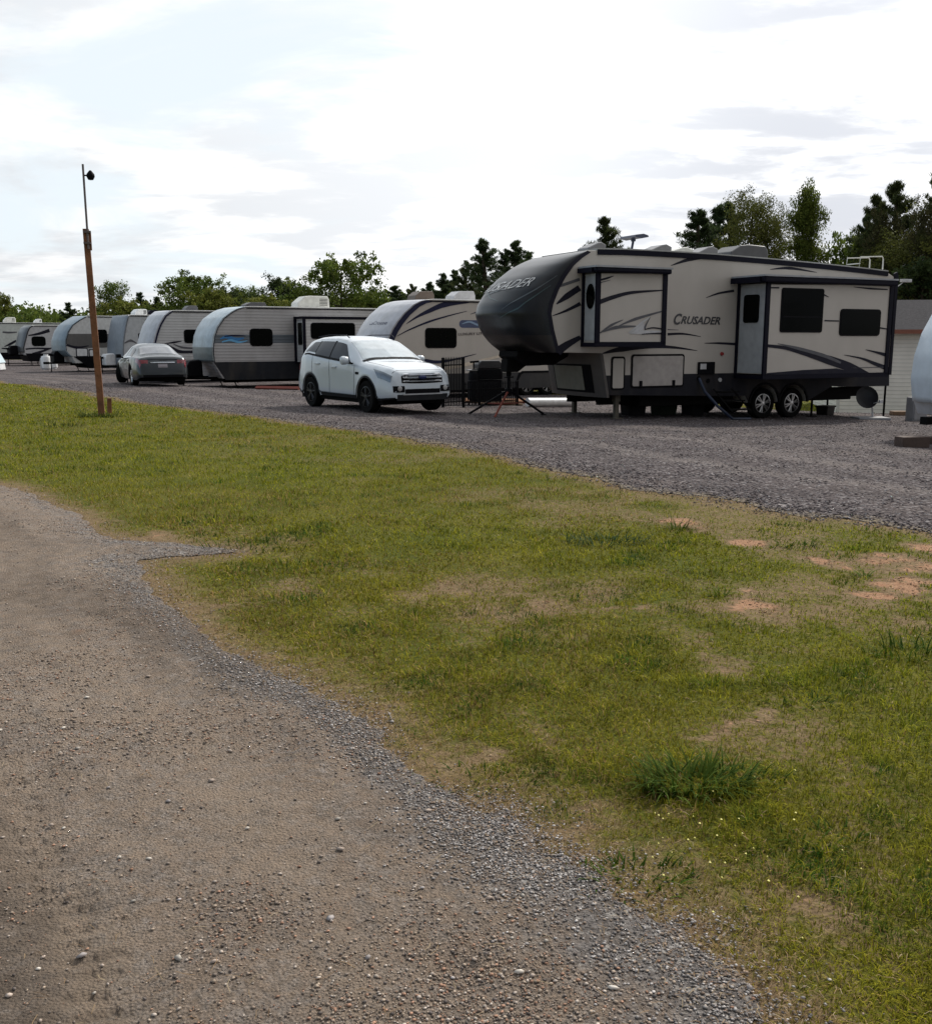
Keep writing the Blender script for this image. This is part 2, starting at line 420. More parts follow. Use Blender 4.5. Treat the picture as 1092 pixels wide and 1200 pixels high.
# ================================================================== THE FIFTH WHEEL (big trailer on the right)
H = Rig('fifth_wheel', 'big beige fifth wheel trailer with dark bulbous nose and two slide-outs', 'fifth wheel trailer', 652, 22.3, 26)
W5 = 2.44
J = [(688,293.5),(678,300),(668,309),(658,323),(650,338),(643.5,355),(641.5,366),(645,386),(652,413)]
outer = [(688,293.2),(700,293),(730,293.5),(780,295.8),(840,299.5),(900,304.5),(960,310),(1020,316.5),(1040,319),(1047.5,324),(1044,390),(1041.5,452)]
Hbot = [(985,453),(975,452),(880,457),(860,464),(711.5,463),(704,413.8)]
Jl = H.P(J); OUT = H.P(outer); BOT = H.P(Hbot)
Lr = max(u for u, w in OUT)
# wheels first, they cut the skirt
WU = [H.p(894.7, 469)[0], H.p(928.5, 469)[0]]
wheelz = [H.ground(u, 0)+.385 for u in WU]
arch = []
for u, z in list(zip(WU, wheelz))[::-1]:
    for k in range(9):
        a = R(5+170*k/8); arch.append((u+.47*cos(a), z-.02+.50*sin(a)))
body_poly = OUT+[BOT[0], BOT[1]]+[q for q in arch]+[BOT[2] if False else (WU[0]-.62, BOT[3][1])]+BOT[3:]+Jl[::-1][:-1]
m = MB(); m.prism(body_poly, 0, W5); H.body = m.build('body', beige, H.root, bevel=.012)
# dark wheel wells inside
m = MB()
for u, z in zip(WU, wheelz): m.box(u-.5, .02, z-.1, u+.5, .6, z+.49); 
m.box(WU[0]-1.6, .3, .45, WU[0]-.8, W5-.3, .8)
mm = MB(); mm.box(BOT[4][0]+.1, .5, BOT[4][1]-.26, Lr-.2, .62, BOT[4][1]-.0); mm.box(BOT[4][0]+.1, W5-.62, BOT[4][1]-.26, Lr-.2, W5-.5, BOT[4][1])
for k in range(9):
    uu = BOT[4][0]+.4+k*.95; mm.box(uu, .62, BOT[4][1]-.2, uu+.06, W5-.62, BOT[4][1]-.06)
mm.build('chassis', under, H.root)
m = MB(); bz = BOT[4][1]  # added belly boxes that close the bright gap and shade the ground
for a_, b_ in ((BOT[4][0]+1.1, WU[0]-.75), (WU[1]+.75, Lr-1.1)): m.box(a_, .25, bz-.32, b_, W5-.25, bz-.02, bev=.03)
m.build('belly_shade_pan', under, H.root, bevel=.01)
# nose cap
jw = np.array([w for u, w in Jl])[::-1]; ju = np.array([u for u, w in Jl])[::-1]     # ascending w
def juf(w): return float(np.interp(w, jw, ju))
wl = [H.p(600, y, .6)[1] for y in (413, 403, 392, 384, 370, 355, 338, 324, 311, 302, 296, 293.2)]
pv = [.36, .66, .82, .88, .92, .90, .80, .66, .48, .32, .16, .02]
wlo, whi = jw[0], jw[-1]
def capP(t, w):
    """point on the nose cap: t 0..1 across, w height"""
    p = float(np.interp(w, wl, pv)); uj = juf(w)
    # q follows the superellipse by angle for even spacing
    th = pi*t; n = 2.5
    c, s_ = cos(th), sin(th)
    vv = np.sign(c)*abs(c)**(2/n); uu = abs(s_)**(2/n)
    return (uj-p*uu, W5/2*(1-vv)*1.012-.014, w)
rows = []; NW = 40; NT = 44
for i in range(NW+1):
    w = wlo+(whi-wlo)*(1-(1-i/NW)**1.4)
    rows.append([(juf(w)+.03, -.014, w)]+[capP(k/NT, w) for k in range(NT+1)]+[(juf(w)+.03, W5+.014, w)])
m = MB(); mb_ = MB()
ws = [r_[0][2] for r_ in rows]
cut = H.p(600, 391, .3)[1]
for i in range(NW):
    a, b = rows[i], rows[i+1]
    mi = 1 if (ws[i]+ws[i+1])/2 < cut else 0
    for j in range(len(a)-1): m.add([a[j], b[j], b[j+1], a[j+1]], [(0, 1, 2, 3)], mi)
n0 = rows[0]; m.add(n0, [tuple(range(len(n0)))], 1); n1 = rows[-1]; m.add(n1, [tuple(range(len(n1)-1, -1, -1))], 0)
# merge verts
def weld(mb):
    seen = {}; idx = []; V = []
    for p in mb.v:
        k = (round(p[0], 4), round(p[1], 4), round(p[2], 4))
        if k not in seen: seen[k] = len(V); V.append(p)
        idx.append(seen[k])
    fs = []; ms = []
    for f, mi in zip(mb.f, mb.m):
        g = []
        for i in f:
            if not g or idx[i] != g[-1]: g.append(idx[i])
        if g[0] == g[-1]: g = g[:-1]
        if len(set(g)) >= 3: fs.append(tuple(g)); ms.append(mi)
    mb.v, mb.f, mb.m = V, fs, ms
weld(m)
lowcap = mat('black_cap_gelcoat', (.012, .011, .012), .35, coat=.1)
cap5 = m.build('front_cap', [capdark, lowcap], H.root, smooth=True, angle=50)
# lower crescent moulding on the nose and graphics
def cap_strip(mb, pts, mi=0, off=.008):
    """pts [(t,w,halfwidth)] laid on the cap"""
    pts = np.array(pts); tt = np.linspace(0, len(pts)-1, 8*(len(pts)-1)+1)
    q = np.stack([np.interp(tt, range(len(pts)), pts[:, k]) for k in range(3)], 1)
    for a, b in zip(q[:-1], q[1:]):
        A = []
        for (t, w, h), sg in ((a, -1), (b, -1), (b, 1), (a, 1)):
            x = capP(t, w+sg*h); cx, cy = x[0]-(juf(w)+.6), x[1]-W5/2; l = sqrt(cx*cx+cy*cy)
            A.append((x[0]+cx/l*off, x[1]+cy/l*off, x[2]))
        mb.add(A, [(0, 3, 2, 1)], mi)
g = MB()
mz = (wlo+whi)/2
yz = lambda y: H.p(600, y, .3)[1]
cap_strip(g, [(.04, yz(322), .01), (.14, yz(338), .022), (.25, yz(350), .02), (.36, yz(362), .006)], 0)
cap_strip(g, [(.04, yz(334), .01), (.12, yz(346), .02), (.22, yz(361), .02), (.38, yz(372), .006)], 1)
cap_strip(g, [(.40, yz(339), .004), (.46, yz(337), .014), (.54, yz(341), .018), (.62, yz(346), .004)], 0)
cap_strip(g, [(.42, yz(352), .004), (.5, yz(348), .012), (.58, yz(340), .012), (.7, yz(336), .004)], 1)
g.build('decal', [mat('nose_grey_graphic', (.06, .075, .085), .35), mat('nose_teal_graphic', (.03, .06, .065), .35)], cap5)
# name across the nose
vs, fs = fit_text('CRUSADER', shear=.25)
g = MB(); t0, t1 = .74, .23; w0, w1 = yz(338), yz(327)
A = []
for x, y, z in vs:
    t = t0+(t1-t0)*x; w = w0+(w1-w0)*y+.12*(x-.5)
    q = capP(t, w); cx, cy = q[0]-(juf(w)+.6), q[1]-W5/2; l = sqrt(cx*cx+cy*cy); A.append((q[0]+cx/l*.022, q[1]+cy/l*.022, q[2]+.004))
g.add(A, fs); g.build('lettering', mat('pale_lettering', (.80, .80, .80), .5), cap5)
# joint moulding between cap and wall
m = MB()
for i in range(len(Jl)-1):
    (ua, wa), (ub, wb_) = Jl[i], Jl[i+1]; k0 = .10 if i < 7 else .10
    for v in (-.02,):
        m.add([(ua-.01, v, wa), (ua+k0*.9, v, wa-k0*.3), (ub+k0*.9, v, wb_-k0*.3), (ub-.01, v, wb_)], [(0, 1, 2, 3)])
m.build('corner_trim', greyband, H.root)
# underside of the gooseneck down to the lower front wall is part of body; brown grey lower front panel
(fu1, fw1), (fu0, fw0) = BOT[5], BOT[4]
def frontP(t, f, off=0.):
    """front wall of the lower body: t across, f up"""
    q = abs(2*t-1); return (fu0+(fu1-fu0)*f-.02-.16*(1-q**2.4)-off, -.012+(W5+.024)*t, fw0-.06+(fw1-fw0+.06)*f)
m = MB(); m.grid([[(fu0+(fu1-fu0)*f+.05, -.012, fw0-.06+(fw1-fw0+.06)*f)]+[frontP(k/16, f) for k in range(17)]+[(fu0+(fu1-fu0)*f+.05, W5+.012, fw0-.06+(fw1-fw0+.06)*f)] for f in (0, .25, .5, .75, 1)])
m.build('lower_front_panel', brownp, H.root, smooth=True)
def fpatch(t0, t1, f0, f1, off, nm, mt, par):
    m = MB(); m.grid([[frontP(t0+(t1-t0)*k/8, f, off) for k in range(9)] for f in (f0, f1)])
    o = m.build(nm, mt, par); sd = o.modifiers.new('thick', 'SOLIDIFY'); sd.thickness = .012; sd.offset = 0; return o
fd = fpatch(.14, .80, .10, .74, .012, 'compartment_door', black, H.root); fpatch(.26, .77, .15, .70, .026, 'door_panel', mat('mossy_grey_panel', (.17, .17, .14), .35, dirt=.5), fd)
# charcoal lower band along the wall
m = MB(); H.poly(m, [(708,440),(739,440),(739,454),(801,454),(801,438),(895,436),(899,437),(1041,438.5),(1041.3,452.5),(985,453)], 0, 0, .006)
m = MB()
m.prism(H.P([(708.5,440),(800,438),(862,437),(862,464),(712,463)], 0), -.008, .001)
low = [(WU[0]-.62, H.p(862,437)[1])]
sk = [H.p(858,437.5), H.p(960,433), H.p(1041.3,430), H.p(1041.3,452), H.p(985,453), H.p(975,452)]+arch+[(WU[0]-.62, BOT[3][1]), H.p(858,464)]
m.prism(sk, -.014, .001)
m.build('lower_skirt', mat('dark_grey_skirt', (.014, .014, .019), .6, spec=.15, dirt=.3), H.root)
m = MB()
for u, z in zip(WU, wheelz):
    P_ = [(u+.47*cos(R(5+170*k/12)), z-.02+.50*sin(R(5+170*k/12))) for k in range(13)]; Q_ = [(u+.52*cos(R(5+170*k/12)), z-.02+.55*sin(R(5+170*k/12))) for k in range(13)]
    m.prism(P_+Q_[::-1], -.045, .0)
m.build('fender', black, H.root)
for u, z in zip(WU, wheelz):
    wheel(H.root, (u, .13, z), .385, .24, 'y', alu, 6); wheel(H.root, (u, W5-.13, z), .385, .24, 'y', alu, 6, outward=1)
m = MB(); m.build
ax = MB()
for u, z in zip(WU, wheelz): ax.tube([(u, .2, z), (u, W5-.2, z)], .05, 8)
ax.build('axle', under, H.root)
# doors of the belly compartments
for (bx, lat) in (((715.5,417.6,731.8,457), False), ((739,414.8,801,454), True)):
    u0, w0, u1, w1 = H.rect(*bx); m = MB(); m.prism(rrect(u0, w0, u1, w1, .07), -.02, .001)
    d = m.build('compartment_door', black, H.root, bevel=.004)
    m = MB(); m.prism(rrect(u0+.045, w0+.045, u1-.045, w1-.045, .04), -.026, -.01); m.build('door_panel', beige if not lat else mat('beige_grey_panel', (.36, .33, .31), .35, dirt=.1), d)
    if lat:
        m = MB()
        for f in (.18, .8): uu = u0+(u1-u0)*f; m.box(uu-.045, -.045, w0+.0, uu+.045, -.02, w0+.17, bev=.012)
        m.build('latch', black, d)
u0, w0, u1, w1 = H.rect(817,424,836.5,438.5); m = MB(); m.box(u0, -.05, w0, u1, .0, w1, bev=.015); d = m.build('outlet_panel', black, H.root)
m = MB(); m.box(u0+.05, -.056, w0+(w1-w0)*.42, u0+(u1-u0)*.45, -.04, w1-.04); m.build('notice', palegrey, d)
for q in ((818,443),(829,446),(843,445)):
    u, w = H.p(*q); m = MB(); m.lathe([(.05,-.03),(.05,0)], (u, 0, w), 'y', 14); m.build('hookup_cap', black if q[0] != 843 else palegrey, H.root)
u, w = H.p(845.5, 414.5); m = MB(); m.lathe([(.04,-.04),(.045,-.02),(.05,0)], (u, 0, w), 'y', 12); m.build('marker_light', mat('red_lens', (.25, .02, .02), .2), H.root)
# wall graphics
g = MB(); sw = H.sweep
sw(g, [(786,311),(811,303),(841,300.5)], [.5, 4, 1], 0, 0)
sw(g, [(652,356),(664,347),(679,337)], [1, 6, 6], 0, 0); sw(g, [(643,339),(660,333.5),(679,327)], [.8, 3, 3], 0, 1)
sw(g, [(647,370),(663,364),(680,355.5)], [.5, 2.5, 4], 0, 0)
sw(g, [(653,412),(664,404),(680,395)], [9, 7, 4], 0, 0)
sw(g, [(706,414),(730,408.5),(761,405.8),(790,407),(817,410.8)], [1, 6, 4, 2.5, .4], 0, 0)
sw(g, [(827,348.8),(842,343.5),(860,340.5)], [.4, 2, 2.6], 0, 0); sw(g, [(825,402),(842,402),(861,403)], [.4, 2, 2.6], 0, 0)
sw(g, [(782,391.5),(800,391),(821,394.3)], [2.6, 2, .4], 0, 0); sw(g, [(782,386),(795,386.5)], [1, .4], 0, 1)
sw(g, [(902,315.5),(925,314),(957,319)], [.4, 3, .4], 0, 0)
g.build('decal', [greyband, midgrey], H.root)
vs, fs = fit_text('RUSADER', shear=.22, bold=.022); g = MB()
def put_text(rig, g, vs, fs, corners, v, mi=0):
    (x0,y0),(x1,y1),(x2,y2),(x3,y3) = corners      # bl br tr tl
    A = []
    for x, y, z in vs:
        px = (x0*(1-x)+x1*x)*(1-y)+(x3*(1-x)+x2*x)*y; py = (y0*(1-x)+y1*x)*(1-y)+(y3*(1-x)+y2*x)*y
        u, w = rig.p(px, py, v); A.append((u, v-z, w))
    g.add(A, fs, mi)
put_text(H, g, vs, fs, [(797.5,379.3),(843.5,380.5),(844.5,371.2),(799,370)], -.006)
vs, fs = fit_text('C', shear=.22, bold=.025); put_text(H, g, vs, fs, [(789,380.3),(797.5,380.5),(799.5,367.2),(790.5,367)], -.006)
g.build('lettering', mat('dark_lettering', (.03, .03, .035), .4), H.root)
# roof edge mouldings
m = MB(); ou = [q for q in OUT[1:9]]
m.prism([(u, w+.02) for u, w in ou]+[(u, w-.10) for u, w in ou[::-1]], -.03, .0); m.build('roof_moulding', dark, H.root)
m = MB(); rx = Lr+.0; m.prism([(rx-.07, .85), (rx+.03, .85), (rx+.03, OUT[9][1]), (rx-.02, OUT[8][1]+.02), (rx-.12, OUT[8][1]-.02), (rx-.07, OUT[9][1]-.1)], -.03, .03); m.build('corner_trim', dark, H.root)
m = MB(); m.prism([(u, w+.05) for u, w in ou]+[(u, w+.005) for u, w in ou[::-1]], -.025, W5+.025); m.build('roof', mat('grey_roof_membrane', (.33, .33, .32), .6, dirt=.4), H.root)

def slideout(box, v, label_=None, framepx=4, awn=None, side_window=None):
    """box = photo box of the outer face"""
    x0, y0, x1, y1 = box; u0, w0, u1, w1 = H.rect(x0, y0, x1, y1, v)
    c = [(u0,H.p(x0,y0,v)[1]),(u1,H.p(x1,y0+.6,v)[1]),(u1,H.p(x1,y1+1.2,v)[1]),(u0,H.p(x0,y1,v)[1])]
    m = MB(); m.prism(c, v, .02); s = m.build('slide_out', beige, H.root, bevel=.006)
    m = MB(); t = .1       # dark frame all round, standing proud
    for (a, b, cc, d) in ((u0-.05, w0-.0, u0+.06, w1+.02), (u1-.06, w0-.03, u1+.06, w1+.02), (u0-.05, w0-.09, u1+.06, w0+.02), (u0-.05, w1-.0, u1+.06, w1+.06)):
        m.box(a, v-.03, cc if False else b, cc, v+.03, d)
    for (b, d) in ((w0-.09, w0+.0), (w1-.0, w1+.06)): m.box(u0-.05, v+.03, b, u0+.0, .0, d)
    m.box(u0-.05, -.07, w0-.09, u0-.01, -.0, w1+.06)
    m.box(u1+.0, -.07, w0-.09, u1+.05, -.0, w1+.06)
    m.build('slide_frame', dark, s)
    m = MB(); m.box(u0-.012, v+.05, w0+.05, u0-.003, -.09, w1-.02); m.build('side_panel', mat('slide_side_panel', (.34, .35, .36), .4, dirt=.2), s)
    u0a, wa, u1a, wb_ = H.rect(*awn, v-.1)
    m = MB(); m.box(u0a, v-.17, wa-.02, u1a, v-.02, wb_-.03, bev=.03); m.prism([(u0a-.01, wb_+.01), (u1a+.01, wb_+.01), (u1a+.01, wb_-.03), (u0a-.01, wb_-.03)], v-.18, -.02, 1)
    m.box(u0a-.03, v-.02, wa-.02, u0a+.12, -.02, wb_-.03); m.box(u1a-.12, v-.02, wa-.02, u1a+.03, -.02, wb_-.03)
    m.build('awning', [dark, mat('awning_fabric_grey', (.30, .31, .33), .6)], s)
    return s, u0
s1, u01 = slideout((700,320,778,401.5), -.58, awn=(697,312.5,786,318.5))
m = MB(); m.lathe([(.27,-.01),(.27,.0)], (0,0,0), 'x', 24)
m.v = [(u01-.02+x, -.32+y*.62, 2.5+z*1.02) for x, y, z in m.v]; 
zc = H.p(689, 347, -.3)[1]; m.v = [(x, y, z-2.5+zc) for x, y, z in m.v]; m.build('window', glassd, s1)
g = MB(); V = -.585
sw(g, [(703,353.5),(720,347.5),(741,342.5),(776,340)], [4.5, 4, 3, 1], V, 0)
sw(g, [(703,328),(712,325.5),(719,323)], [2, 2, .4], V, 0); sw(g, [(703,331),(715,328)], [1.2, .4], V, 1)
sw(g, [(703,390),(716,381),(730,374.5)], [1.2, 2.5, .5], V, 1); sw(g, [(724,382),(745,373.5),(776,364.5)], [.5, 3, 1.2], V, 1); sw(g, [(706,389),(722,383.5),(745,382)], [.5, 3.5, 1], V, 1)
sw(g, [(762,371),(752,378),(737,390)], [.5, 2.2, 1.5], V, 2); sw(g, [(762,371),(757,380),(755,385)], [.4, 1.5, 2.5], V, 1)
H.poly(g, [(738,391),(751,380.5),(755,378),(754,387),(776,387.5),(776,389),(752,391.5)], V, 2, .005)
sw(g, [(755,386),(765,384),(777,385.5)], [1, 1.4, 1.4], V-.001, 0); sw(g, [(752,391.5),(765,390.5),(777,391)], [1, 1.4, 1.4], V-.001, 0)
g.build('decal', [greyband, midgrey, palegrey], s1)
s2, u02 = slideout((897.5,333,1041,438.5), -1.0, awn=(894,324.5,1050,331.5))
# small window in the flank of the big slide-out
z1, z0_ = H.p(878, 345, -.5)[1], H.p(878, 378, -.5)[1]
m = MB(); P_ = rrect(-.75, z0_, -.22, z1, .07); vs = [(u02-.03, y, z) for y, z in P_]+[(u02-.0, y, z) for y, z in P_]; n = len(P_)
m.add(vs, [tuple(range(n-1, -1, -1)), tuple(range(n, 2*n))]+[(i, (i+1) % n, n+(i+1) % n, n+i) for i in range(n)]); m.build('window', glassd, s2)
H.window((914.5,337.5,964,389.5), -1.0, s2, r=.06, mullion=True); H.window((983.5,362,1031,393.5), -1.0, s2, r=.09)
g = MB(); V = -1.005
sw(g, [(899,405),(920,407.5),(945,414),(972,422),(995,430),(1018,440)], [3, 3.5, 5.5, 9, 9, 5], V, 0)
sw(g, [(911,402.5),(935,408),(965,416.5),(985,425)], [.4, 3, 3.5, 2], V-.001, 1)
H.poly(g, [(898.5,436),(930,434.5),(975,432.5),(990,431),(1040,443),(1040,438),(898.5,441.5)], V, 0, .006) if False else None
H.poly(g, [(898.5,437),(940,433.5),(980,431.5),(1000,436),(1022,438.5),(898.5,438.5)], V-.002, 0)
sw(g, [(989,415.7),(1010,420),(1025,426),(1038,431)], [.4, 2, 3.5, 4.5], V, 0); sw(g, [(1014,409.5),(1026,412.5),(1039,416)], [.4, 2, 4], V, 0)
sw(g, [(966,375.5),(983,376)], [1.4, 1.2], V, 0); sw(g, [(1031,384),(1040,385.5)], [1.6, 1], V, 0); sw(g, [(965,345),(971,348)], [1.6, .4], V, 0)
sw(g, [(1000,336),(1020,338),(1040,339)], [.4, 1.8, 1], V, 0); sw(g, [(900,337),(913,337)], [1.2, 1.6], V, 0); sw(g, [(997,431),(1015,430.5),(1038,430)], [.6, .8, .8], V, 1)
g.build('decal', [greyband, midgrey], s2)
# undercarriage fittings
for x0 in (722,):
    for v in (.3, W5-.3):
        u = H.p(722, 465, .3)[0]; gz = H.ground(u, v); b = MB(); b.box(u-.07, v-.07, .35, u+.07, v+.07, BOT[4][1]+.1); b.box(u-.05, v-.05, gz+.02, u+.05, v+.05, .5); b.box(u-.13, v-.13, gz, u+.13, v+.13, gz+.03)
        b.build('landing_leg', mat('dull_steel', (.10, .09, .07), .6, .3, dirt=.4), H.root)
for x0 in (952, 1037):
    for v in (.2, W5-.2):
        u = H.p(x0, 460, .2)[0]; gz = H.ground(u, v); b = MB(); b.tube([(u, v, BOT[0][1]+.05), (u, v, gz+.03)], .03, 6); b.box(u-.1, v-.1, gz, u+.1, v+.1, gz+.03)
        b.build('stabiliser_leg', under, H.root)
m = MB(); ku = juf(wlo)+.05; kx = ku-.62
m.prism([(ku+.75, wlo+.02), (kx-.0, wlo+.02), (kx-.02, wlo-.10), (kx+.25, wlo-.30), (ku+.35, wlo-.30), (ku+.75, wlo-.10)], W5/2-.45, W5/2+.45)
m.prism([(kx+.35, wlo-.20), (kx-.10, wlo-.16), (kx-.12, wlo-.46), (kx+.18, wlo-.46), (kx+.45, wlo-.28)], W5/2-.16, W5/2+.16)
m.tube([(kx+.02, W5/2, wlo-.45), (kx+.02, W5/2, wlo-.56)], .06, 10)
m.build('pin_box', under, H.root, bevel=.02)
# waste tanks and dark boxes between the skirts
m = MB(); m.prism([(WU[0]-2.6, .62), (WU[0]-2.5, .28), (WU[0]-1.2, .28), (WU[0]-1.1, .62)], .7, W5-.7)
m.build('waste_tank', under, H.root)
# roof furniture
RU = lambda x, y, v: H.p(x, y, v)
def rv(x0, x1, y0, y1, v, m_=None, nm='roof_vent', w=.5, par=None, shape='vent'):
    u0, wa = H.p(x0, y1, v); u1, wb_ = H.p(x1, y0, v)
    top = wb_; bot = min(wa, float(np.interp((u0+u1)/2, [q[0] for q in OUT[:9]], [q[1] for q in OUT[:9]])))+.02
    b = MB()
    if shape == 'ac': P_ = [(u0, bot), (u0+.05, bot+(top-bot)*.55), (u0+.35, top-.03), (u0+.6, top), (u1-.1, top-.02), (u1-.02, top-.12), (u1, bot)]
    else: P_ = [(u0, bot), (u0+.02, bot+(top-bot)*.45), (u0+(u1-u0)*.55, top-.02), (u0+(u1-u0)*.75, top), (u1, top-.06), (u1-.04, bot)]
    b.prism(P_, v, v+w); return b.build(nm, m_ or midgrey, H.root, bevel=.03)
capg = mat('vent_lid_grey', (.17, .17, .18), .4, dirt=.2)
rv(688.5,711,283.5,292,.9,capg); rv(762,788,286,294,.9,capg); rv(817,842,288.5,297,.9,capg); rv(855,901,287.5,301,.8,mat('ac_shroud_dark', (.06, .06, .065), .45, dirt=.3),'air_conditioner',.75,shape='ac')
rv(783,813,289.5,295,1.0,offwhite,'roof_dome',.7)
u, w = H.p(738, 291, 1.2); u2, w2 = H.p(742, 281.5, 1.2); m = MB(); m.tube([(u, 1.2, w-.3), (u2, 1.2, w2)], .03, 8)
m.tube([(u2, 1.2, w2-.02), (u2, 1.2, w2+.03)], .06, 10); m.prism([(u2-.2, w2+.05), (u2-.17, w2+.10), (u2+.05, w2+.13), (u2+.18, w2+.10), (u2+.2, w2+.06), (u2, w2+.02)], .85, 1.5)
m.build('antenna', mat('antenna_plastic', (.04, .05, .09), .4), H.root)
m = MB(); uu = Lr+.06
for v in (.55, 1.0):
    wt = H.p(1045, 319, 0)[1]; m.tube([(uu-.9, v, wt+.02), (uu-.85, v, wt+.42), (uu-.05, v, wt+.46), (uu, v, wt+.40), (uu+.02, v, .9)], .018, 6)
for k in range(8): m.tube([(uu+.02, .55, 1.0+k*.28), (uu+.02, 1.0, 1.0+k*.28)], .014, 6)
m.tube([(uu-.85, .55, wt+.25), (uu-.85, 1.0, wt+.25)], .014, 6)
m.build('ladder', offwhite, H.root)
m = MB(); u, w = H.p(1048, 341, 0); u2, w2 = H.p(1062, 329, 0); m.tube([(u-.05, .05, w), (u2, .05, w2)], .012, 6); m.box(u2-.12, -.02, w2-.03, u2+.2, .12, w2+.05, bev=.01); m.build('camera_arm', palegrey, H.root)
m = MB(); m.prism(rrect(.5, 1.9, W5-.5, 2.7, .08), -.02, .004); m.v = [(Lr+.004-v, u, w) for u, v, w in m.v]; m.build('rear_window', glassd, H.root)
m = MB()
for v in (.1, W5-.25): m.box(Lr-.0, v, 1.25, Lr+.02, v+.15, 1.6)
m.build('tail_light', mat('red_lens', (.25, .02, .02), .2), H.root)
for k, (px_, D_, w_, d_, h_, c_, lb_) in enumerate(((742, 24.9, .55, .4, .34, (.012,.012,.014), 'black tote added to darken under the front of the big fifth wheel'), (778, 25.3, .6, .4, .30, (.02,.03,.02), 'dark green tote added to darken under the middle of the big fifth wheel'), (812, 25.6, .5, .4, .38, (.014,.014,.018), 'taller black tote added for darkness just left of the entry steps'), (968, 27.4, .45, .35, .22, (.02,.016,.014), 'low dark crate added to darken under the rear of the big fifth wheel'))):  # dark totes and crate added to blacken the bright gap underneath
    X = xat(px_, D_, 0); e = empty('shade_tote' if k < 3 else 'crate', (X, D_, tz(X, D_)), H.yaw+.1*k, lb_, 'shade tote' if k < 3 else 'crate', 'boxes added to darken under the big fifth wheel')
    mt_ = mat('tote_%d' % k, c_, .6, spec=.2); m = MB(); m.add([(-w_/2*.9,-d_/2*.9,0),(w_/2*.9,-d_/2*.9,0),(w_/2*.9,d_/2*.9,0),(-w_/2*.9,d_/2*.9,0),(-w_/2,-d_/2,h_),(w_/2,-d_/2,h_),(w_/2,d_/2,h_),(-w_/2,d_/2,h_)], [(0,3,2,1),(4,5,6,7),(0,1,5,4),(1,2,6,5),(2,3,7,6),(3,0,4,7)]); m.build('box', mt_, e, bevel=.02)
    m = MB(); m.box(-w_/2-.02, -d_/2-.02, h_+.001, w_/2+.02, d_/2+.02, h_+.05, bev=.015); m.build('lid', mt_, e)
# entry steps and hanging hoses under the wall
m = MB(); u, w = H.p(846, 462, -.05)
for k in range(3): m.box(u-.28, -.35-.0-.22*k, .52-.2*k, u+.28, -.15-.22*k, .55-.2*k)
for s_ in (-1, 1): m.tube([(u+s_*.28, -.05, .6), (u+s_*.28, -.8, .08)], .02, 4)
m.build('step', under, H.root)
hose_m = mat('hose_blue_black', (.02, .03, .06), .5)
m = MB(); ub = H.p(818, 443)[0]
m.tube([(ub, -.03, H.p(818,443)[1]), (ub+.1, -.15, .55), (ub+.35, -.35, .2), (ub+.7, -.5, H.ground(ub+.7, -.5)+.03), (ub+1.3, -.45, H.ground(ub+1.3, -.45)+.03)], .035, 8)
hs = m.build('supply_hose', hose_m, H.root, smooth=True)

# ================================================================== TRAVEL TRAILERS
# beige one behind the white car
G = travel('travel_trailer', 'beige travel trailer with navy corner band, directly left of the big fifth wheel', 450, 31.2, 30,
  [(500,351.2),(492,353),(484,357),(472.6,367),(464.5,377),(458.5,386.5),(454,396),(450,408),(448.5,421),(449.5,433),(454,446)], 9.4, beige,
  mat('pale_blue_cap', (.38, .39, .43), .35, dirt=.3, coat=.15), wb=.30, wsk=.78, skirt=mat('black_skirt', (.02, .02, .022), .5, dirt=.2), trim=navy, trimw=.2, bow=.22, tanks='bottles', tmat=palegrey)
G.window((498,384,534.8,407.8), r=.12)
g = MB(); V = -.005
G.sweep(g, [(476,379.4),(488,371.5),(502,364.5),(522,356.5),(550,354)], [.4, 2, 4, 5.5, 1], V, 0)
G.sweep(g, [(465,393.8),(480,386),(502,377),(525,370),(547,364.4)], [.4, 1.3, 2, 1.3, .4], V, 0); G.sweep(g, [(551,368),(563,364)], [.4, 1.4], V, 0)
G.sweep(g, [(488,419),(500,422.5),(512,424),(529,421.8),(558,414.6)], [.6, 3.4, 3.2, 2, .4], V, 0); G.sweep(g, [(520,432),(550,426),(590,416)], [3, 3.5, 2], V, 2, n=12)
G.sweep(g, [(560,430),(600,424),(634,420)], [.5, 2.2, 3], V, 0); G.sweep(g, [(566,434),(600,429),(634,427)], [.5, 1, 1.6], V, 0)
g.prism(rrect(*G.rect(538,375,566,384), .13), -.006, .001, 1)
G.sweep(g, [(541,379.5),(550,377),(560,380.5),(567,379)], [.5, 1.8, 1.8, .5], V-.004, 3)
g.build('decal', [navy, mat('blue_logo_panel', (.05, .07, .14), .3), mat('tan_stripe', (.58, .50, .40), .4), mat('logo_pale_blue', (.22, .32, .45), .3)], G.root)
g = MB(); vs, fs = fit_text('LUXURY LITE', bold=.01); put_text(G, g, vs, fs, [(537,393),(568,392),(568,389),(537,390)], -.008); g.build('lettering', mat('brown_lettering', (.06, .05, .05), .5), G.root)
def cap_text(rig, txt, t0, t1, w0, w1, mt, bow, shear=.0, fwd=.03):
    vs, fs = fit_text(txt, shear=shear, bold=.01); E = rig.E; ww = [e[1] for e in E][::-1]; uu = [e[0] for e in E][::-1]; A = []
    for x, y, z in vs:
        t = t0+(t1-t0)*x; w = w0+(w1-w0)*y; q = abs(2*t-1); A.append((float(np.interp(w-.006, ww, uu))-fwd-bow*(1-q**2.6)-.014, -.018+(rig.W+.036)*t, w))
    g = MB(); g.add(A, fs); return g.build('lettering', mt, rig.cap)
wq = G.p(452, 378)[1]; cap_text(G, 'LaCrosse', .55, .12, wq-.05, wq+.06, mat('navy_lettering', (.05, .06, .12), .4), .22)
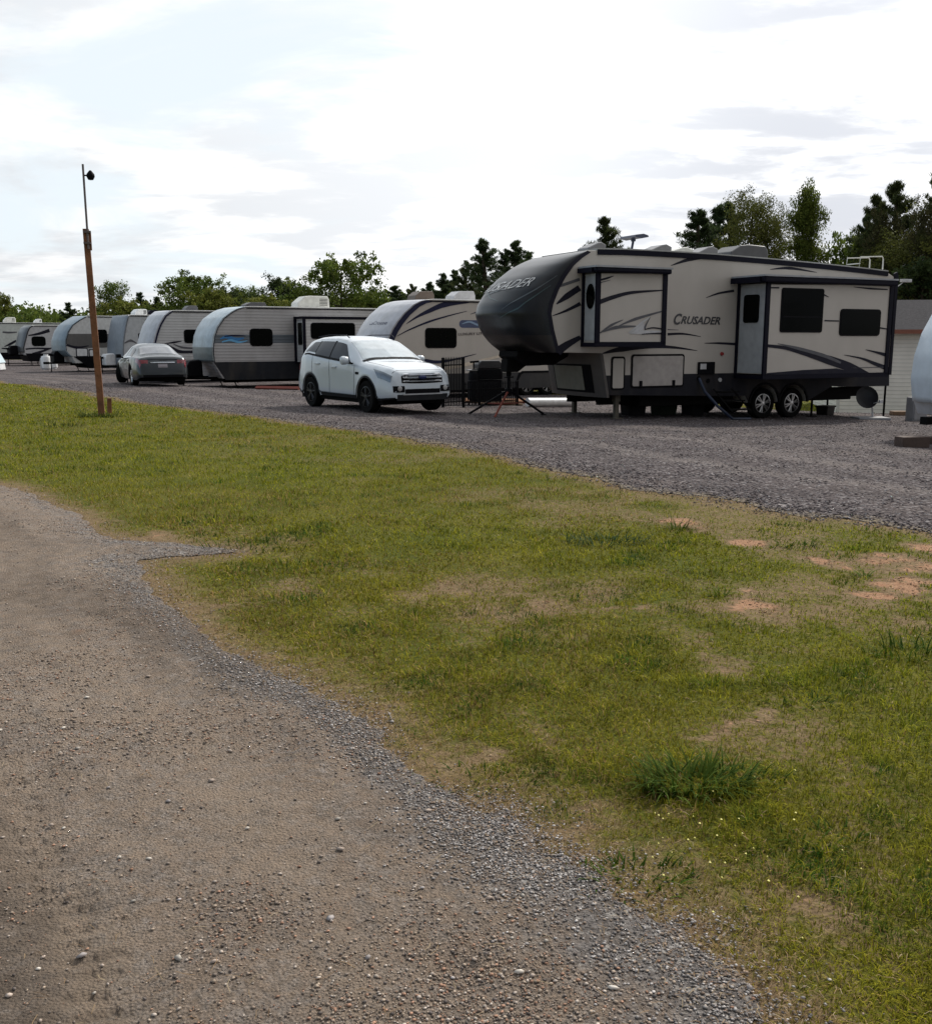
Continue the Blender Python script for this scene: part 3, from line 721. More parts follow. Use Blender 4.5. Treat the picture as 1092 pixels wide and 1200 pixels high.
r = roof_vent(G, *(lambda a, b: (a[0], b[0], G.wt+.0, G.wt+.32))(G.p(486, 345, .9), G.p(509, 345, .9)), m=mat('vent_brown', (.12, .09, .07), .5))
roof_vent(G, G.p(531, 345, .9)[0], G.p(557, 345, .9)[0], G.wt, G.wt+.36, m=palegrey)

# blue stripe trailer
cap_f = mat('cap_pale_blue_metal', (.40, .47, .52), .4, .1, dirt=.3); cap_f2 = mat('cap_slate', (.16, .19, .20), .4, .1, dirt=.2)
Fz = Rig('tmp', None, None, 248, 37.2, 31); bw = lambda y: Fz.p(270, y)[1]; st = [(bw(402), bw(391.8), (.10, .12, .14))]
bpy.data.objects.remove(Fz.root)
sid_f = ribbed('ribbed_grey_siding', (.40, .39, .39), .115, stripes=st)
FT = travel('travel_trailer', 'grey ribbed travel trailer with a blue painted band, just behind the white car', 248, 37.2, 31,
  [(286,359.5),(277,362),(271,365.2),(260.5,373),(253.5,383.5),(249.5,394),(248,407),(248.3,415),(249.5,424)], 8.6, sid_f, [cap_f, cap_f2], wb=.36, wsk=.98,
  skirt=mat('dark_skirt_ribbed', (.016, .018, .023), .6, spec=.15, dirt=.3), trim=greyband, trimw=.05, split=bw(407), tanks='cover', tmat=black, bow=.12)
FT.window((292.6,384.8,319.4,405.5), r=.14)
g = MB(); 
FT.sweep(g, [(258,397),(266,394.5),(275,397.5),(286,396)], [1, 3.5, 4, 1], -.004, 0); FT.sweep(g, [(260,400.5),(270,398.5),(280,400.8),(290,399)], [1, 2, 2, .6], -.005, 1); FT.sweep(g, [(263,394),(275,393),(288,393.5)], [1, 1.6, .5], -.005, 2)
g.build('decal', [mat('blue_graphic', (.03, .17, .40), .35), mat('light_blue_graphic', (.12, .36, .60), .35), navy], FT.root)
x0, y0, x1, y1 = 357, 374, 436, 424; v = -.85; u0, w0, u1, w1 = FT.rect(x0, y0, x1, y1, v)
m = MB(); m.prism([(u0, w0), (u1, w0), (u1, w1), (u0, w1)], v, .02); so = m.build('slide_out', ribbed('ribbed_light_siding', (.52, .52, .52), .115), FT.root, bevel=.008)
m = MB()
for (a, b, c, d) in ((u0-.06, w0-.06, u0+.05, w1+.1), (u1-.05, w0-.06, u1+.06, w1+.1), (u0+.05, w0-.06, u1-.05, w0+.03), (u0+.05, w1-.0, u1-.05, w1+.1)): m.box(a, v-.03, b, c, v+.03, d)
m.box(u0-.06, v+.03, w1, u0, 0, w1+.1); m.box(u0-.1, -.05, w0-.06, u0-.005, 0, w1+.1); m.build('slide_frame', dark, so)
m = MB(); m.prism(rrect(v+.22, FT.p(350,404,-.4)[1], v+.62, FT.p(350,378,-.4)[1], .06), -.02, 0); m.v = [(u0-.003+y, x, z) for x, y, z in m.v]; m.build('window', glassd, so)
FT.window((364,378,416,397), v, so, r=.12)
ac_unit(FT, FT.p(348,358,.9)[0], FT.p(386,358,.9)[0], FT.wt+.02, FT.p(366,346.5,.9)[1])
roof_vent(FT, FT.p(287,355,.9)[0], FT.p(312,355,.9)[0], FT.wt+.01, FT.wt+.22, m=mat('vent_dark_grey', (.05, .05, .055), .5))

# next: white with black swoosh
sid_e = ribbed('ribbed_white_siding', (.50, .50, .50), .115)
E_ = travel('travel_trailer', 'light ribbed travel trailer with black swoosh, directly behind the grey sedan', 179, 42.3, 32,
  [(200,364),(192,370),(186,380),(182,391),(179.5,401),(178.3,412),(179,424)], 8.4, sid_e, [mat('cap_lavender_white', (.42, .44, .49), .4, dirt=.3), cap_f2], wb=.34, wsk=.72, split=None,
  skirt=mat('black_skirt', (.02, .02, .022), .5, dirt=.2), trim=navy, trimw=.09, bow=.14, tmat=black)
E_.window((215.5,386,240,402), r=.12)
g = MB()
E_.sweep(g, [(193,402.5),(204,401),(213,399.5)], [.5, 2, .5], -.004, 0); E_.sweep(g, [(196,403),(203,409),(212,412),(228,412)], [.5, 4, 3, 2.5], -.004, 0); E_.sweep(g, [(203,403),(214,407),(228,408)], [.5, 2, 1.5], -.005, 1)
g.build('decal', [greyband, midgrey], E_.root)
roof_vent(E_, E_.p(217,360,.9)[0], E_.p(232,360,.9)[0], E_.wt, E_.wt+.27, m=midgrey)

D_ = travel('travel_trailer', 'plain pale grey travel trailer with flat slanted front, left of the black-swoosh one', 144, 53.5, 38,
  [(150,369.2),(147.5,378),(145.5,389),(144,400),(143.5,410),(144,422),(146,432)], 7.8, mat('grey_siding_smooth', (.40, .42, .44), .4, dirt=.1), mat('cap_grey_blue', (.18, .21, .25), .4, dirt=.2),
  wb=.38, wsk=.7, skirt=greyband, trim=midgrey, trimw=.04, bow=.05, tanks='cover', tmat=white)
g = MB(); D_.sweep(g, [(146,402),(153,399),(160,402)], [1, 2.6, .6], -.004, 0); g.build('decal', [midgrey], D_.root)
D_.window((162,390,168,399), r=.1)
ac_unit(D_, D_.p(158,368,.9)[0], D_.p(172.5,368,.9)[0], D_.wt+.02, D_.p(165,362,.9)[1], m=white)
roof_vent(D_, D_.p(173,367,.9)[0], D_.p(186,367,.9)[0], D_.wt+.01, D_.wt+.33, m=dark)

C_ = travel('travel_trailer', 'travel trailer with wide brown band and white lower doors, beside the leaning wooden post', 76.5, 55.5, 38,
  [(101,370.3),(92,375.2),(84,381),(79,388.6),(76,398.5),(75.8,405),(76.5,411),(80,415),(84,418)], 8.2, mat('offwhite_siding', (.56, .56, .55), .4, dirt=.1), [mat('cap_steel_blue', (.19, .25, .30), .4, .1, dirt=.3), cap_f2],
  wb=.5, wsk=None, trim=greyband, trimw=.05, split=None, bow=.14, tanks='cover', tmat=black)
g = MB(); br = mat('brown_band', (.11, .105, .10), .4, dirt=.1)
g.prism(C_.P([(80,391),(127,391),(127,407),(92,408),(84,406),(78,403),(77,399)]), -.005, .001, 0)
C_.sweep(g, [(78,404),(90,407),(104,405)], [2, 2.5, .6], -.007, 1)
g.build('decal', [br, greyband], C_.root)
C_.window((112,386,125.5,401.5), r=.14, v=-.006)
for bx in ((89,407.5,103,418), (104,409,110,418)):
    u0, w0, u1, w1 = C_.rect(*bx); m = MB(); m.prism(rrect(u0, w0, u1, w1, .05), -.02, .001); d = m.build('compartment_door', greyband, C_.root); m = MB(); m.prism(rrect(u0+.05, w0+.05, u1-.05, w1-.05, .04), -.024, -.01); m.build('door_panel', white, d)
m = MB(); q = C_.p(84, 418); m.prism([(q[0]+.1, q[1]+.02), (8.2, q[1]+.02), (8.2, .2), (q[0]+1.0, .2)], -.02, 2.46); m.build('lower_skirt', black, C_.root)

B_ = travel('travel_trailer', 'small dark-capped travel trailer with black swooshes and propane tanks by its side', 29, 71, 36,
  [(38,381.3),(34,384),(31.5,389),(30,395),(28.5,401),(27,407),(27.5,413)], 8., mat('pale_warm_siding', (.46, .46, .47), .4, dirt=.1), mat('cap_charcoal', (.06, .065, .07), .35), wb=.75, wsk=None, trim=greyband, trimw=.05, bow=.15, tmat=black, tanks='cover')
B_.window((37,394,53.5,405.5), r=.2)
g = MB(); B_.sweep(g, [(33,393),(45,391),(58,387)], [1, 2.5, 3.5], -.004, 0); B_.sweep(g, [(30,409),(42,408),(58,408.5)], [1.5, 1.5, 2], -.004, 0); B_.sweep(g, [(38,414.5),(48,412),(62,407)], [2, 2.5, 1], -.004, 0)
g.build('decal', [greyband], B_.root)
m = MB(); q = B_.p(30, 414); m.prism([(q[0], q[1]), (8., q[1]), (8., .3), (q[0]+.3, .3)], -.02, 2.46); m.build('lower_skirt', black, B_.root)

A_ = travel('travel_trailer', 'white travel trailer cut by the left edge of the photo, with roof air conditioner', -42, 76, 30,
  [(-30,378),(-34,381),(-38,387),(-41,395),(-42,404),(-42,412)], 11.5, mat('greenish_white_siding', (.55, .58, .54), .4, dirt=.15), white, wb=.8, wsk=None, trim=midgrey, bow=.15, tmat=white)
ac_unit(A_, A_.p(4,376,.9)[0], A_.p(18.5,376,.9)[0], A_.wt+.02, A_.p(11,371.5,.9)[1], m=offwhite)
ac_unit(A_, A_.p(40,376,.9)[0], A_.p(49,376,.9)[0], A_.wt+.02, A_.p(44,373.5,.9)[1], m=white, slope=.35)
g = MB(); A_.sweep(g, [(3,389),(11,389.5),(20,389)], [1.6, 1.8, 1], -.004, 1); A_.sweep(g, [(5,406),(12,403),(19,399)], [.5, 2.5, 2], -.004, 0); A_.sweep(g, [(2,408),(18,409)], [1, 2.5], -.004, 0)
g.build('decal', [greyband, midgrey], A_.root)
m = MB(); q = A_.p(0, 413); m.prism([(.3, q[1]), (11.5, q[1]), (11.5, .3), (1., .3)], -.02, 2.46); m.build('lower_skirt', black, A_.root)

# trailer nose at the right edge
I_ = travel('travel_trailer', 'pale blue trailer nose coming in from the right edge of the photo', 1216, 16.2, 26,
  [(1296,318),(1266,340),(1246,362),(1231,390),(1221,420),(1216,450),(1217,480)], 7.5, mat('pale_grey_siding', (.5, .5, .52), .4, dirt=.1), mat('pale_blue_gelcoat', (.56, .62, .68), .35, 0, .06, coat=.2, dirt=.2),
  wb=.42, trim=midgrey, bow=.18, tanks='bottles', tmat=mat('white_tank_paint', (.75, .78, .8), .3), group='travel trailers parked in a row')

# ================================================================== CARS
class Car:
    """lofted body: stations along x (front 0), ring P0..P5 from sill to roof centre"""
    def __init__(s, st, wheels, wr, zb, arch_r):
        s.st = {k: (np.array([a for a, b in v]), np.array([b for a, b in v])) for k, v in st.items()}
        s.wheels, s.wr, s.zbv, s.ar = wheels, wr, zb, arch_r; s.L = s.st['zt'][0][-1]
        g = np.linspace(0, s.L, 900); s.tab = {}
        for k, (a, b) in s.st.items():
            y = np.interp(g, a, b); kk = np.exp(-np.linspace(-2, 2, 21)**2); kk /= kk.sum()
            yp = np.pad(y, 10, mode='edge'); ys = np.convolve(yp, kk, 'valid'); e = np.clip(np.minimum(g, s.L-g)/.06, 0, 1); s.tab[k] = (g, y*(1-e)+ys*e)
    def k(s, key, x): return float(np.interp(x, *s.tab[key]))
    def ring(s, x):
        zb = s.zbv+ (0.05*max(0, .35-x)/.35) + .1*max(0, (x-(s.L-.35))/.35)
        for wx in s.wheels:
            d = abs(x-wx)
            if d < s.ar: zb = max(zb, s.wr+sqrt(s.ar**2-d*d))
        ym, zm, ys, zs, yg, zg, zt = (s.k(q, x) for q in ('ym', 'zm', 'ys', 'zs', 'yg', 'zg', 'zt'))
        zm = max(zm, min(zb+.07, zs-.04)); zb = min(zb, zm-.01)
        return [(ym-.035, zb), (ym, zb+(zm-zb)*.35), (ym, zm), (ys, zs), (yg, zg), (yg*.62, zt-(zt-zg)*.16), (0, zt)]
    def S(s, x, t, side=1):
        """t 0..6"""
        P = s.ring(x); k = min(int(t), 5); f = t-k
        p0, p1, p2, p3 = (np.array(P[max(k-1, 0)]), np.array(P[k]), np.array(P[k+1]), np.array(P[min(k+2, 6)]))
        lin = p1+(p2-p1)*f; cr = .5*((2*p1)+(-p0+p2)*f+(2*p0-5*p1+4*p2-p3)*f*f+(-p0+3*p1-3*p2+p3)*f**3)
        q = lin*.45+cr*.55
        return (x, side*q[0], q[1])
    def body(s, name, m, parent, n=110):
        xs = sorted(set(list(np.linspace(0, s.L, n))+[wx+s.ar*cos(a) for wx in s.wheels for a in np.linspace(0, pi, 21)]))
        ts = [0, .4, 1, 1.5, 2, 2.3, 2.6, 2.85, 3, 3.12, 3.4, 3.8, 4, 4.2, 4.6, 5, 5.5, 6]
        mb = MB()
        P = [[s.S(x, t, 1) for t in ts]+[s.S(x, t, -1) for t in ts[::-1][1:]] for x in xs]
        mb.grid([r[::-1] for r in P])
        n_ = len(P[0]); mb.add(P[0], [tuple(range(n_))]); mb.add(P[-1], [tuple(range(n_-1, -1, -1))])
        weld(mb)
        return mb.build(name, m, parent, smooth=True, angle=42)
    def patch(s, mb, x0f, x1f, ta, tb, side=1, off=.006, nx=14, nt=6, mi=0):
        """patch of the surface between t=ta..tb; x0f, x1f functions of fraction along t (or numbers)"""
        f0 = x0f if callable(x0f) else (lambda f: x0f); f1 = x1f if callable(x1f) else (lambda f: x1f)
        P = []
        for i in range(nx+1):
            row = []
            for j in range(nt+1):
                fr = j/nt; t = ta+(tb-ta)*fr; x = f0(fr)+(f1(fr)-f0(fr))*i/nx; e = .01
                p = np.array(s.S(x, t, side)); 
                dx = np.array(s.S(min(x+e, s.L), t, side))-np.array(s.S(max(x-e, 0), t, side)); dt = np.array(s.S(x, min(t+.05, 6), side))-np.array(s.S(x, t-.05, side))
                n = np.cross(dx, dt)*side; n = n/(np.linalg.norm(n)+1e-9)
                if n[1]*side < -.2 or n[2] < -.5: n = -n
                row.append(tuple(p+n*off))
            P.append(row if side > 0 else row[::-1])
        mb.grid([r[::-1] for r in P], mi)
    def front_x(s, y, z, rear=False):
        xs = np.linspace(0, .9, 60); 
        if rear: xs = s.L-xs
        for x in xs:
            P = s.ring(x); zt = P[-1][1]; ys = np.array([p[0] for p in P]); zz = np.array([p[1] for p in P])
            if z > zt: continue
            half = float(np.interp(z, zz, ys)) if z > zz[0] else ys[0]
            if half >= abs(y): return x
        return xs[-1]
    def face(s, mb, y0, y1, zf0, zf1, off=.012, n=14, mi=0, rear=False, thick=.03):
        """a strip on the nose between heights zf0(y)..zf1(y)"""
        a0 = zf0 if callable(zf0) else (lambda y: zf0); a1 = zf1 if callable(zf1) else (lambda y: zf1)
        sg = 1 if rear else -1; P = []
        for i in range(n+1):
            y = y0+(y1-y0)*i/n; row = []
            for j in range(5):
                z = a0(y)+(a1(y)-a0(y))*j/4; row.append((s.front_x(y, z, rear)+sg*off, y, z))
            P.append(row)
        k = len(mb.v); mb.grid(P if rear else [r[::-1] for r in P], mi)
        # edges back to the body
        bd = [P[i][0] for i in range(n+1)]+[P[n][j] for j in range(1, 5)]+[P[i][4] for i in range(n-1, -1, -1)]+[P[0][j] for j in (3, 2, 1)]
        back = [(x-sg*thick, y, z) for x, y, z in bd]; N = len(bd)
        mb.add(bd+back, [(i, (i+1) % N, N+(i+1) % N, N+i) for i in range(N)], mi)

suv = dict(
 zt=[(0,.62),(.03,.84),(.1,.93),(.3,1.00),(.7,1.08),(1.05,1.125),(1.2,1.17),(1.6,1.385),(2.0,1.575),(2.3,1.645),(2.7,1.68),(3.3,1.685),(3.8,1.665),(4.10,1.625),(4.26,1.46),(4.41,1.16),(4.47,1.02),(4.52,.80)],
 zg=[(0,.60),(.03,.82),(.1,.92),(.3,.99),(.7,1.05),(1.1,1.09),(1.25,1.12),(1.6,1.33),(2.0,1.51),(2.3,1.57),(2.7,1.60),(3.3,1.60),(3.8,1.575),(4.10,1.53),(4.26,1.37),(4.41,1.10),(4.47,.97),(4.52,.76)],
 yg=[(0,.50),(.1,.58),(.3,.66),(.7,.74),(1.1,.78),(1.25,.78),(1.6,.71),(2.0,.655),(2.7,.63),(3.8,.60),(4.08,.60),(4.3,.64),(4.47,.62),(4.52,.50)],
 zs=[(0,.54),(.03,.70),(.1,.79),(.3,.87),(.7,.95),(1.1,1.01),(1.6,1.05),(2.0,1.085),(2.7,1.135),(3.3,1.19),(3.8,1.24),(4.1,1.21),(4.3,1.08),(4.45,.94),(4.52,.70)],
 ys=[(0,.60),(.05,.69),(.15,.76),(.35,.83),(.7,.87),(1.1,.885),(2,.89),(3.3,.885),(3.9,.865),(4.2,.84),(4.4,.78),(4.52,.62)],
 ym=[(0,.66),(.05,.74),(.15,.80),(.35,.87),(.6,.915),(1.3,.915),(1.6,.90),(2.6,.895),(3.1,.91),(3.9,.92),(4.2,.89),(4.4,.84),(4.52,.70)],
 zm=[(0,.50),(.3,.58),(1.,.62),(2.,.62),(3.6,.68),(4.3,.66),(4.52,.55)])
SP = mat('suv_white_paint', (.50, .55, .60), .20, 0, .02, 1., coat=.7, dirt=.05)
Sx, SD = None, 20.6
# rear left? the car heads right and toward the camera
hd = R(-55)
cs = Car(suv, (.90, 3.60), .355, .30, .44)
# place: front near wheel contact at photo (437,480)
def place_car(name, label, cat, px, D, ang, u_ref, v_ref, roll=0):
    X = xat(px, D, 0); z = tz(X, D)
    # local x axis runs front->rear
    ax = (-cos(ang), -sin(ang)); ay = (sin(ang), -cos(ang))
    ox = X-u_ref*ax[0]-v_ref*ay[0]; oy = D-u_ref*ax[1]-v_ref*ay[1]
    return empty(name, (ox, oy, z), atan2(ax[1], ax[0]), label, cat)
SU = place_car('parked_suv', 'white compact suv parked facing right on the gravel', 'car', 433, 21.7, hd, .90, .82)
glass_clear = mat('car_glass_dark', (.004, .007, .014), .05, 0, .1, spec=.22)
wsg = mat('windscreen_sheen_glass', (.30, .34, .36), .12, .55, .25, 3., coat=1., spec=1.)  # pale, part metallic base paints the bright sky reflection into the glass
bd = cs.body('body', SP, SU)
m = MB(); m.box(.35, -.80, .20, 4.3, .80, .62); m.box(.5,-.60,.6,1.35,.60,.92); m.box(3.2, -.60, .6, 4.1, .60, .95); m.build('underbody', under, SU)
m = MB()
for sd in (1, -1):
    cs.patch(m, .02, cs.wheels[0]-.45, -.0+.001, .55, sd, .008, 12, 3); cs.patch(m, cs.wheels[0]+.44, cs.wheels[1]-.44, 0.001, .75, sd, .010, 16, 3); cs.patch(m, cs.wheels[1]+.44, 4.5, .001, .55, sd, .008, 10, 3)
cs.face(m, -.64, .64, .30, .43, .015)
for wx in cs.wheels:
    for sd in (1, -1):
        P = []
        for k in range(25):
            a = pi*k/24-.12+.24*k/24*0; row = []
            for rr in (.425, .475):
                x = wx+rr*cos(pi*k/24); z = .355+rr*sin(pi*k/24); y = cs.k('ym', min(max(x, 0), cs.L))+.004+(-.012 if rr > .45 else .01); row.append((x, sd*y, z))
            P.append(row if sd > 0 else row[::-1])
        m.grid(P)
m.build('lower_cladding', mat('grey_black_cladding', (.010, .011, .014), .65, dirt=.1, spec=.2), SU, smooth=True)
# side glass
for sd in (1, -1):
    fr = lambda f: 1.52+.52*f; re_ = lambda f: 3.93-.20*f
    m = MB(); cs.patch(m, lambda f: 1.62+.50*f, 2.62, 3.12, 3.86, sd, .006, 10, 5); m.build('side_window', glass_clear, SU, smooth=True)
    m = MB(); cs.patch(m, 2.68, 3.42, 3.12, 3.86, sd, .006, 8, 5); m.build('side_window', glass_clear, SU, smooth=True)
    m = MB(); cs.patch(m, 3.46, lambda f: 4.02-.22*f, 3.22, 3.84, sd, .006, 8, 5); m.build('side_window', glass_clear, SU, smooth=True)
    m = MB(); cs.patch(m, 1.5, 4.0, 3.02, 3.12, sd, .008, 20, 2)
    cs.patch(m, 2.60, 2.70, 3.1, 3.9, sd, .0045, 2, 5); cs.patch(m, 3.40, 3.48, 3.2, 3.88, sd, .0045, 2, 5); m.build('window_trim', black, SU, smooth=True)
    m = MB()
    for x in (1.42, 2.63, 3.50): cs.patch(m, x, x+.012, .8, 3.02, sd, .003, 1, 12)
    cs.patch(m, 1.42, 3.50, .78, .80, sd, .003, 10, 1); m.build('door_seam', dark, SU)
    for x in (2.38, 3.22):
        p = cs.S(x, 2.72, sd); m = MB(); m.box(x-.11, p[1]-.01 if sd > 0 else p[1]-.035, p[2]-.018, x+.11, p[1]+.035 if sd > 0 else p[1]+.01, p[2]+.018, bev=.008); m.build('door_handle', SP, SU)
    m = MB(); p = cs.S(1.72, 3.05, sd); m.prism([(0,0)]*3, 0, 0) if False else None
    m.lathe([(.02,-.09),(.075,-.085),(.095,-.04),(.10,.03),(.085,.075),(.03,.09)], (1.68, sd*1.01, p[2]+.055), 'y', 14); m.v = [(x*1. if abs(y) < .9 else 1.68+(x-1.68)*.8, y, z) for x, y, z in m.v]; m.tube([(1.72, sd*.86, p[2]), (1.70, sd*.96, p[2]+.02)], .03, 6); m.build('mirror', SP, SU, smooth=True)
    m = MB(); m.tube([(2.15, sd*.60, 1.63), (2.3, sd*.60, 1.70), (3.2, sd*.585, 1.70), (3.75, sd*.575, 1.655)], .012, 6); m.build('roof_rail', dark, SU)
    # headlamp wraps round the corner
    m = MB(); cs.patch(m, lambda f: .10+.0*f, lambda f: .66-.22*(1-f), 2.62, 3.22, sd, .008, 10, 4); m.build('headlight', mat('headlight_lens', (.14, .16, .18), .08, .6, coat=1.), SU, smooth=True)
    m = MB(); cs.face(m, .46 if sd > 0 else -.72, .72 if sd > 0 else -.46, .48, .615, .014, 8); fl = m.build('fog_light', black, SU)
    m = MB(); yc = sd*.58; x = cs.front_x(yc, .56)-.02; m.lathe([(.03,-.012),(.055,-.01),(.055,.02)], (x, yc, .56), 'x', 12); m.build('lens', alu, fl)
    m = MB(); p = cs.S(1.28, 2.55, sd); m.box(1.22, p[1]-.01, p[2]-.02, 1.36, p[1]+.012, p[2]+.035) if sd > 0 else m.box(1.22, p[1]-.012, p[2]-.02, 1.36, p[1]+.01, p[2]+.035); m.build('side_vent', black, SU)
    m = MB(); cs.patch(m, 4.22, 4.44, 2.5, 3.05, sd, .008, 5, 5); m.build('tail_light', mat('red_lens', (.25, .02, .02), .2), SU, smooth=True)
# windscreen, rear window
m = MB(); 
for sd in (1, -1): cs.patch(m, lambda f: 1.30-.05*f, lambda f: 2.06-.04*f, 4.12, 6, sd, .006, 16, 10)
weld(m); m.build('windscreen', wsg, SU, smooth=True)
m = MB()
for sd in (1, -1): cs.patch(m, 4.10, 4.36, 4.2, 6, sd, .006, 6, 8)
weld(m); m.build('rear_window', glass_clear, SU, smooth=True)
m = MB()
for sd in (1, -1):
    cs.patch(m, 1.18, 1.27, 4.0, 6, sd, .006, 2, 8)
m.build('wiper_cowl', black, SU)
m = MB()
for sd in (1, -1): cs.patch(m, .25, 1.15, 4.25, 4.30, sd, .003, 10, 1); cs.patch(m, .14, .15, 3.5, 6, sd, .003, 1, 8)
m.build('bonnet_seam', dark, SU)
# grille
gy = .52
m = MB(); cs.face(m, -gy, gy, lambda y: .66+.08*abs(y)**2, lambda y: .88-.05*abs(y)**2, .010, 16); gr = m.build('grille', black, SU)
m = MB()
for a, b in ((.70, .735), (.775, .81), (.845, .875)): cs.face(m, -gy+.03, gy-.03, a, b, .026, 16)
m.build('chrome_bar', mat('chrome', (.75, .76, .78), .12, 1.), gr)
m = MB(); 
vs_ = []
m.lathe([(.5, -.0), (.48, -.02), (.3, -.03)], (0, 0, 0), 'x', 24); m.v = [(x-.03+cs.front_x(0, .79), y*.19, .792+z*.085) for x, y, z in m.v]; m.build('badge', mat('badge_blue', (.02, .03, .10), .2, .3), gr, smooth=True)
m = MB(); cs.face(m, -.44, .44, .45, .545, .016, 12); m.build('lower_grille', black, SU)
m = MB(); cs.face(m, -.50, .50, .42, .448, .022, 12); m.build('bumper_trim', mat('silver_trim', (.45, .46, .48), .35, .5), SU)
blackrim = mat('black_rim', (.03, .03, .032), .35, .6)
for wx in cs.wheels:
    for sd in (1, -1): wheel(SU, (wx, sd*.80, .355), .362, .235, 'y', blackrim, 5, outward=sd, yaw=0)

sed = dict(
 zt=[(0,.55),(.04,.68),(.2,.76),(.8,.88),(1.35,.97),(1.5,1.02),(1.95,1.27),(2.35,1.42),(2.7,1.45),(3.2,1.43),(3.6,1.34),(4.0,1.17),(4.25,1.06),(4.6,1.04),(4.78,1.01),(4.84,.93),(4.87,.70),(4.9,.55)],
 zg=[(0,.52),(.04,.64),(.2,.72),(.8,.84),(1.35,.93),(1.5,.96),(1.95,1.18),(2.35,1.33),(2.7,1.37),(3.2,1.35),(3.6,1.26),(4.0,1.10),(4.25,1.01),(4.6,.99),(4.78,.965),(4.84,.89),(4.87,.66),(4.9,.50)],
 yg=[(0,.45),(.2,.58),(.8,.70),(1.5,.74),(1.95,.66),(2.35,.59),(2.7,.57),(3.2,.56),(3.6,.57),(4.0,.62),(4.25,.68),(4.78,.66),(4.87,.6),(4.9,.5)],
 zs=[(0,.48),(.04,.58),(.3,.70),(1.,.82),(1.6,.90),(2.5,.93),(3.4,.97),(4.1,.98),(4.6,.94),(4.8,.88),(4.87,.62),(4.9,.46)],
 ys=[(0,.60),(.2,.76),(.6,.85),(1.2,.88),(3,.89),(3.9,.87),(4.4,.83),(4.75,.76),(4.84,.72),(4.9,.62)],
 ym=[(0,.66),(.2,.80),(.6,.90),(1.2,.915),(2.5,.905),(3.6,.92),(4.3,.90),(4.7,.84),(4.84,.79),(4.9,.70)],
 zm=[(0,.42),(.5,.50),(2.,.55),(4.,.60),(4.7,.62),(4.9,.42)])
DP = mat('slate_blue_paint', (.030, .038, .045), .28, .3, .03, 1., coat=.5, dirt=.12)
SE = place_car('parked_sedan', 'slate grey sedan seen from behind with its front wheels turned', 'car', 157.5, 34.2, R(117), 3.78, -.80)
cd = Car(sed, (.98, 3.78), .33, .22, .40)
cd.body('body', DP, SE)
m = MB(); m.box(.4, -.74, .17, 4.6, .74, .55); m.build('underbody', under, SE)
for sd in (1, -1):
    m = MB(); cd.patch(m, lambda f: 1.85+.45*f, 2.72, 3.1, 3.86, sd, .006, 10, 5); m.build('side_window', glass_clear, SE, smooth=True)
    m = MB(); cd.patch(m, 2.80, lambda f: 3.85-.38*f, 3.1, 3.84, sd, .006, 10, 5); m.build('side_window', glass_clear, SE, smooth=True)
    m = MB(); cd.patch(m, 1.7, 3.9, 3.0, 3.08, sd, .009, 16, 1); m.build('window_trim', mat('chrome', (.75, .76, .78), .12, 1.), SE)
    m = MB()
    for x in (1.5, 2.74, 3.62): cd.patch(m, x, x+.014, .6, 3.0, sd, .003, 1, 10)
    m.build('door_seam', dark, SE)
    m = MB(); p = cd.S(1.98, 3.05, sd); m.box(1.90, min(sd*.93, sd*1.10), p[2]-.0, 2.05, max(sd*.93, sd*1.10), p[2]+.13, bev=.03); m.tube([(2.0, sd*.86, p[2]), (1.98, sd*.96, p[2]+.03)], .03, 6); m.build('mirror', black if sd < 0 else DP, SE, smooth=True)
    for x in (2.5, 3.4):
        p = cd.S(x, 2.7, sd); m = MB(); m.box(x-.1, min(p[1]-.01*sd, p[1]+.035*sd), p[2]-.015, x+.1, max(p[1]-.01*sd, p[1]+.035*sd), p[2]+.015, bev=.006); m.build('door_handle', DP, SE)
    m = MB(); cd.patch(m, 4.50, 4.84, 2.55, 3.05, sd, .01, 8, 5); cd.face(m, min(sd*.48, sd*.74), max(sd*.48, sd*.74), .78, .90, .012, 6, rear=True); m.build('tail_light', mat('tail_red', (.22, .03, .04), .15, coat=1.), SE, smooth=True)
    m = MB(); cd.patch(m, .08, .5, 2.6, 3.2, sd, .008, 6, 4); m.build('headlight', mat('headlight_lens', (.14, .16, .18), .08, .6, coat=1.), SE, smooth=True)
m = MB()
for sd in (1, -1): cd.patch(m, 3.52, 4.16, 4.15, 6, sd, .006, 12, 8)
weld(m); m.build('rear_window', mat('rear_glass', (.10, .11, .125), .08, .5, .3, 4., coat=1.), SE, smooth=True)
m = MB()
for sd in (1, -1): cd.patch(m, 1.52, 2.32, 4.15, 6, sd, .006, 12, 8)
weld(m); m.build('windscreen', glass_clear, SE, smooth=True)
m = MB(); cd.face(m, -.40, .40, .80, .835, .03, 12, rear=True); m.build('chrome_bar', mat('chrome', (.75, .76, .78), .12, 1.), SE)
m = MB(); cd.face(m, -.50, .50, .885, .915, .006, 12, rear=True); m.build('boot_seam', black, SE)
m = MB(); cd.face(m, -.42, .42, .58, .79, .006, 8, rear=True); m.build('plate_recess', mat('slate_dark', (.03, .035, .04), .4), SE)
m = MB(); cd.face(m, -.155, .155, .64, .77, .014, 4, rear=True); m.build('number_plate', mat('plate_grey', (.30, .28, .30), .5), SE)
m = MB(); cd.face(m, -.66, .66, .32, .40, .012, 10, rear=True); m.build('bumper_lower', black, SE)
for wx in cd.wheels:
    for sd in (1, -1): wheel(SE, (wx, sd*(.78 if wx > 2 else .80), .33), .335, .21, 'y', alu, 8, outward=sd, yaw=R(-30) if wx < 2 else 0)

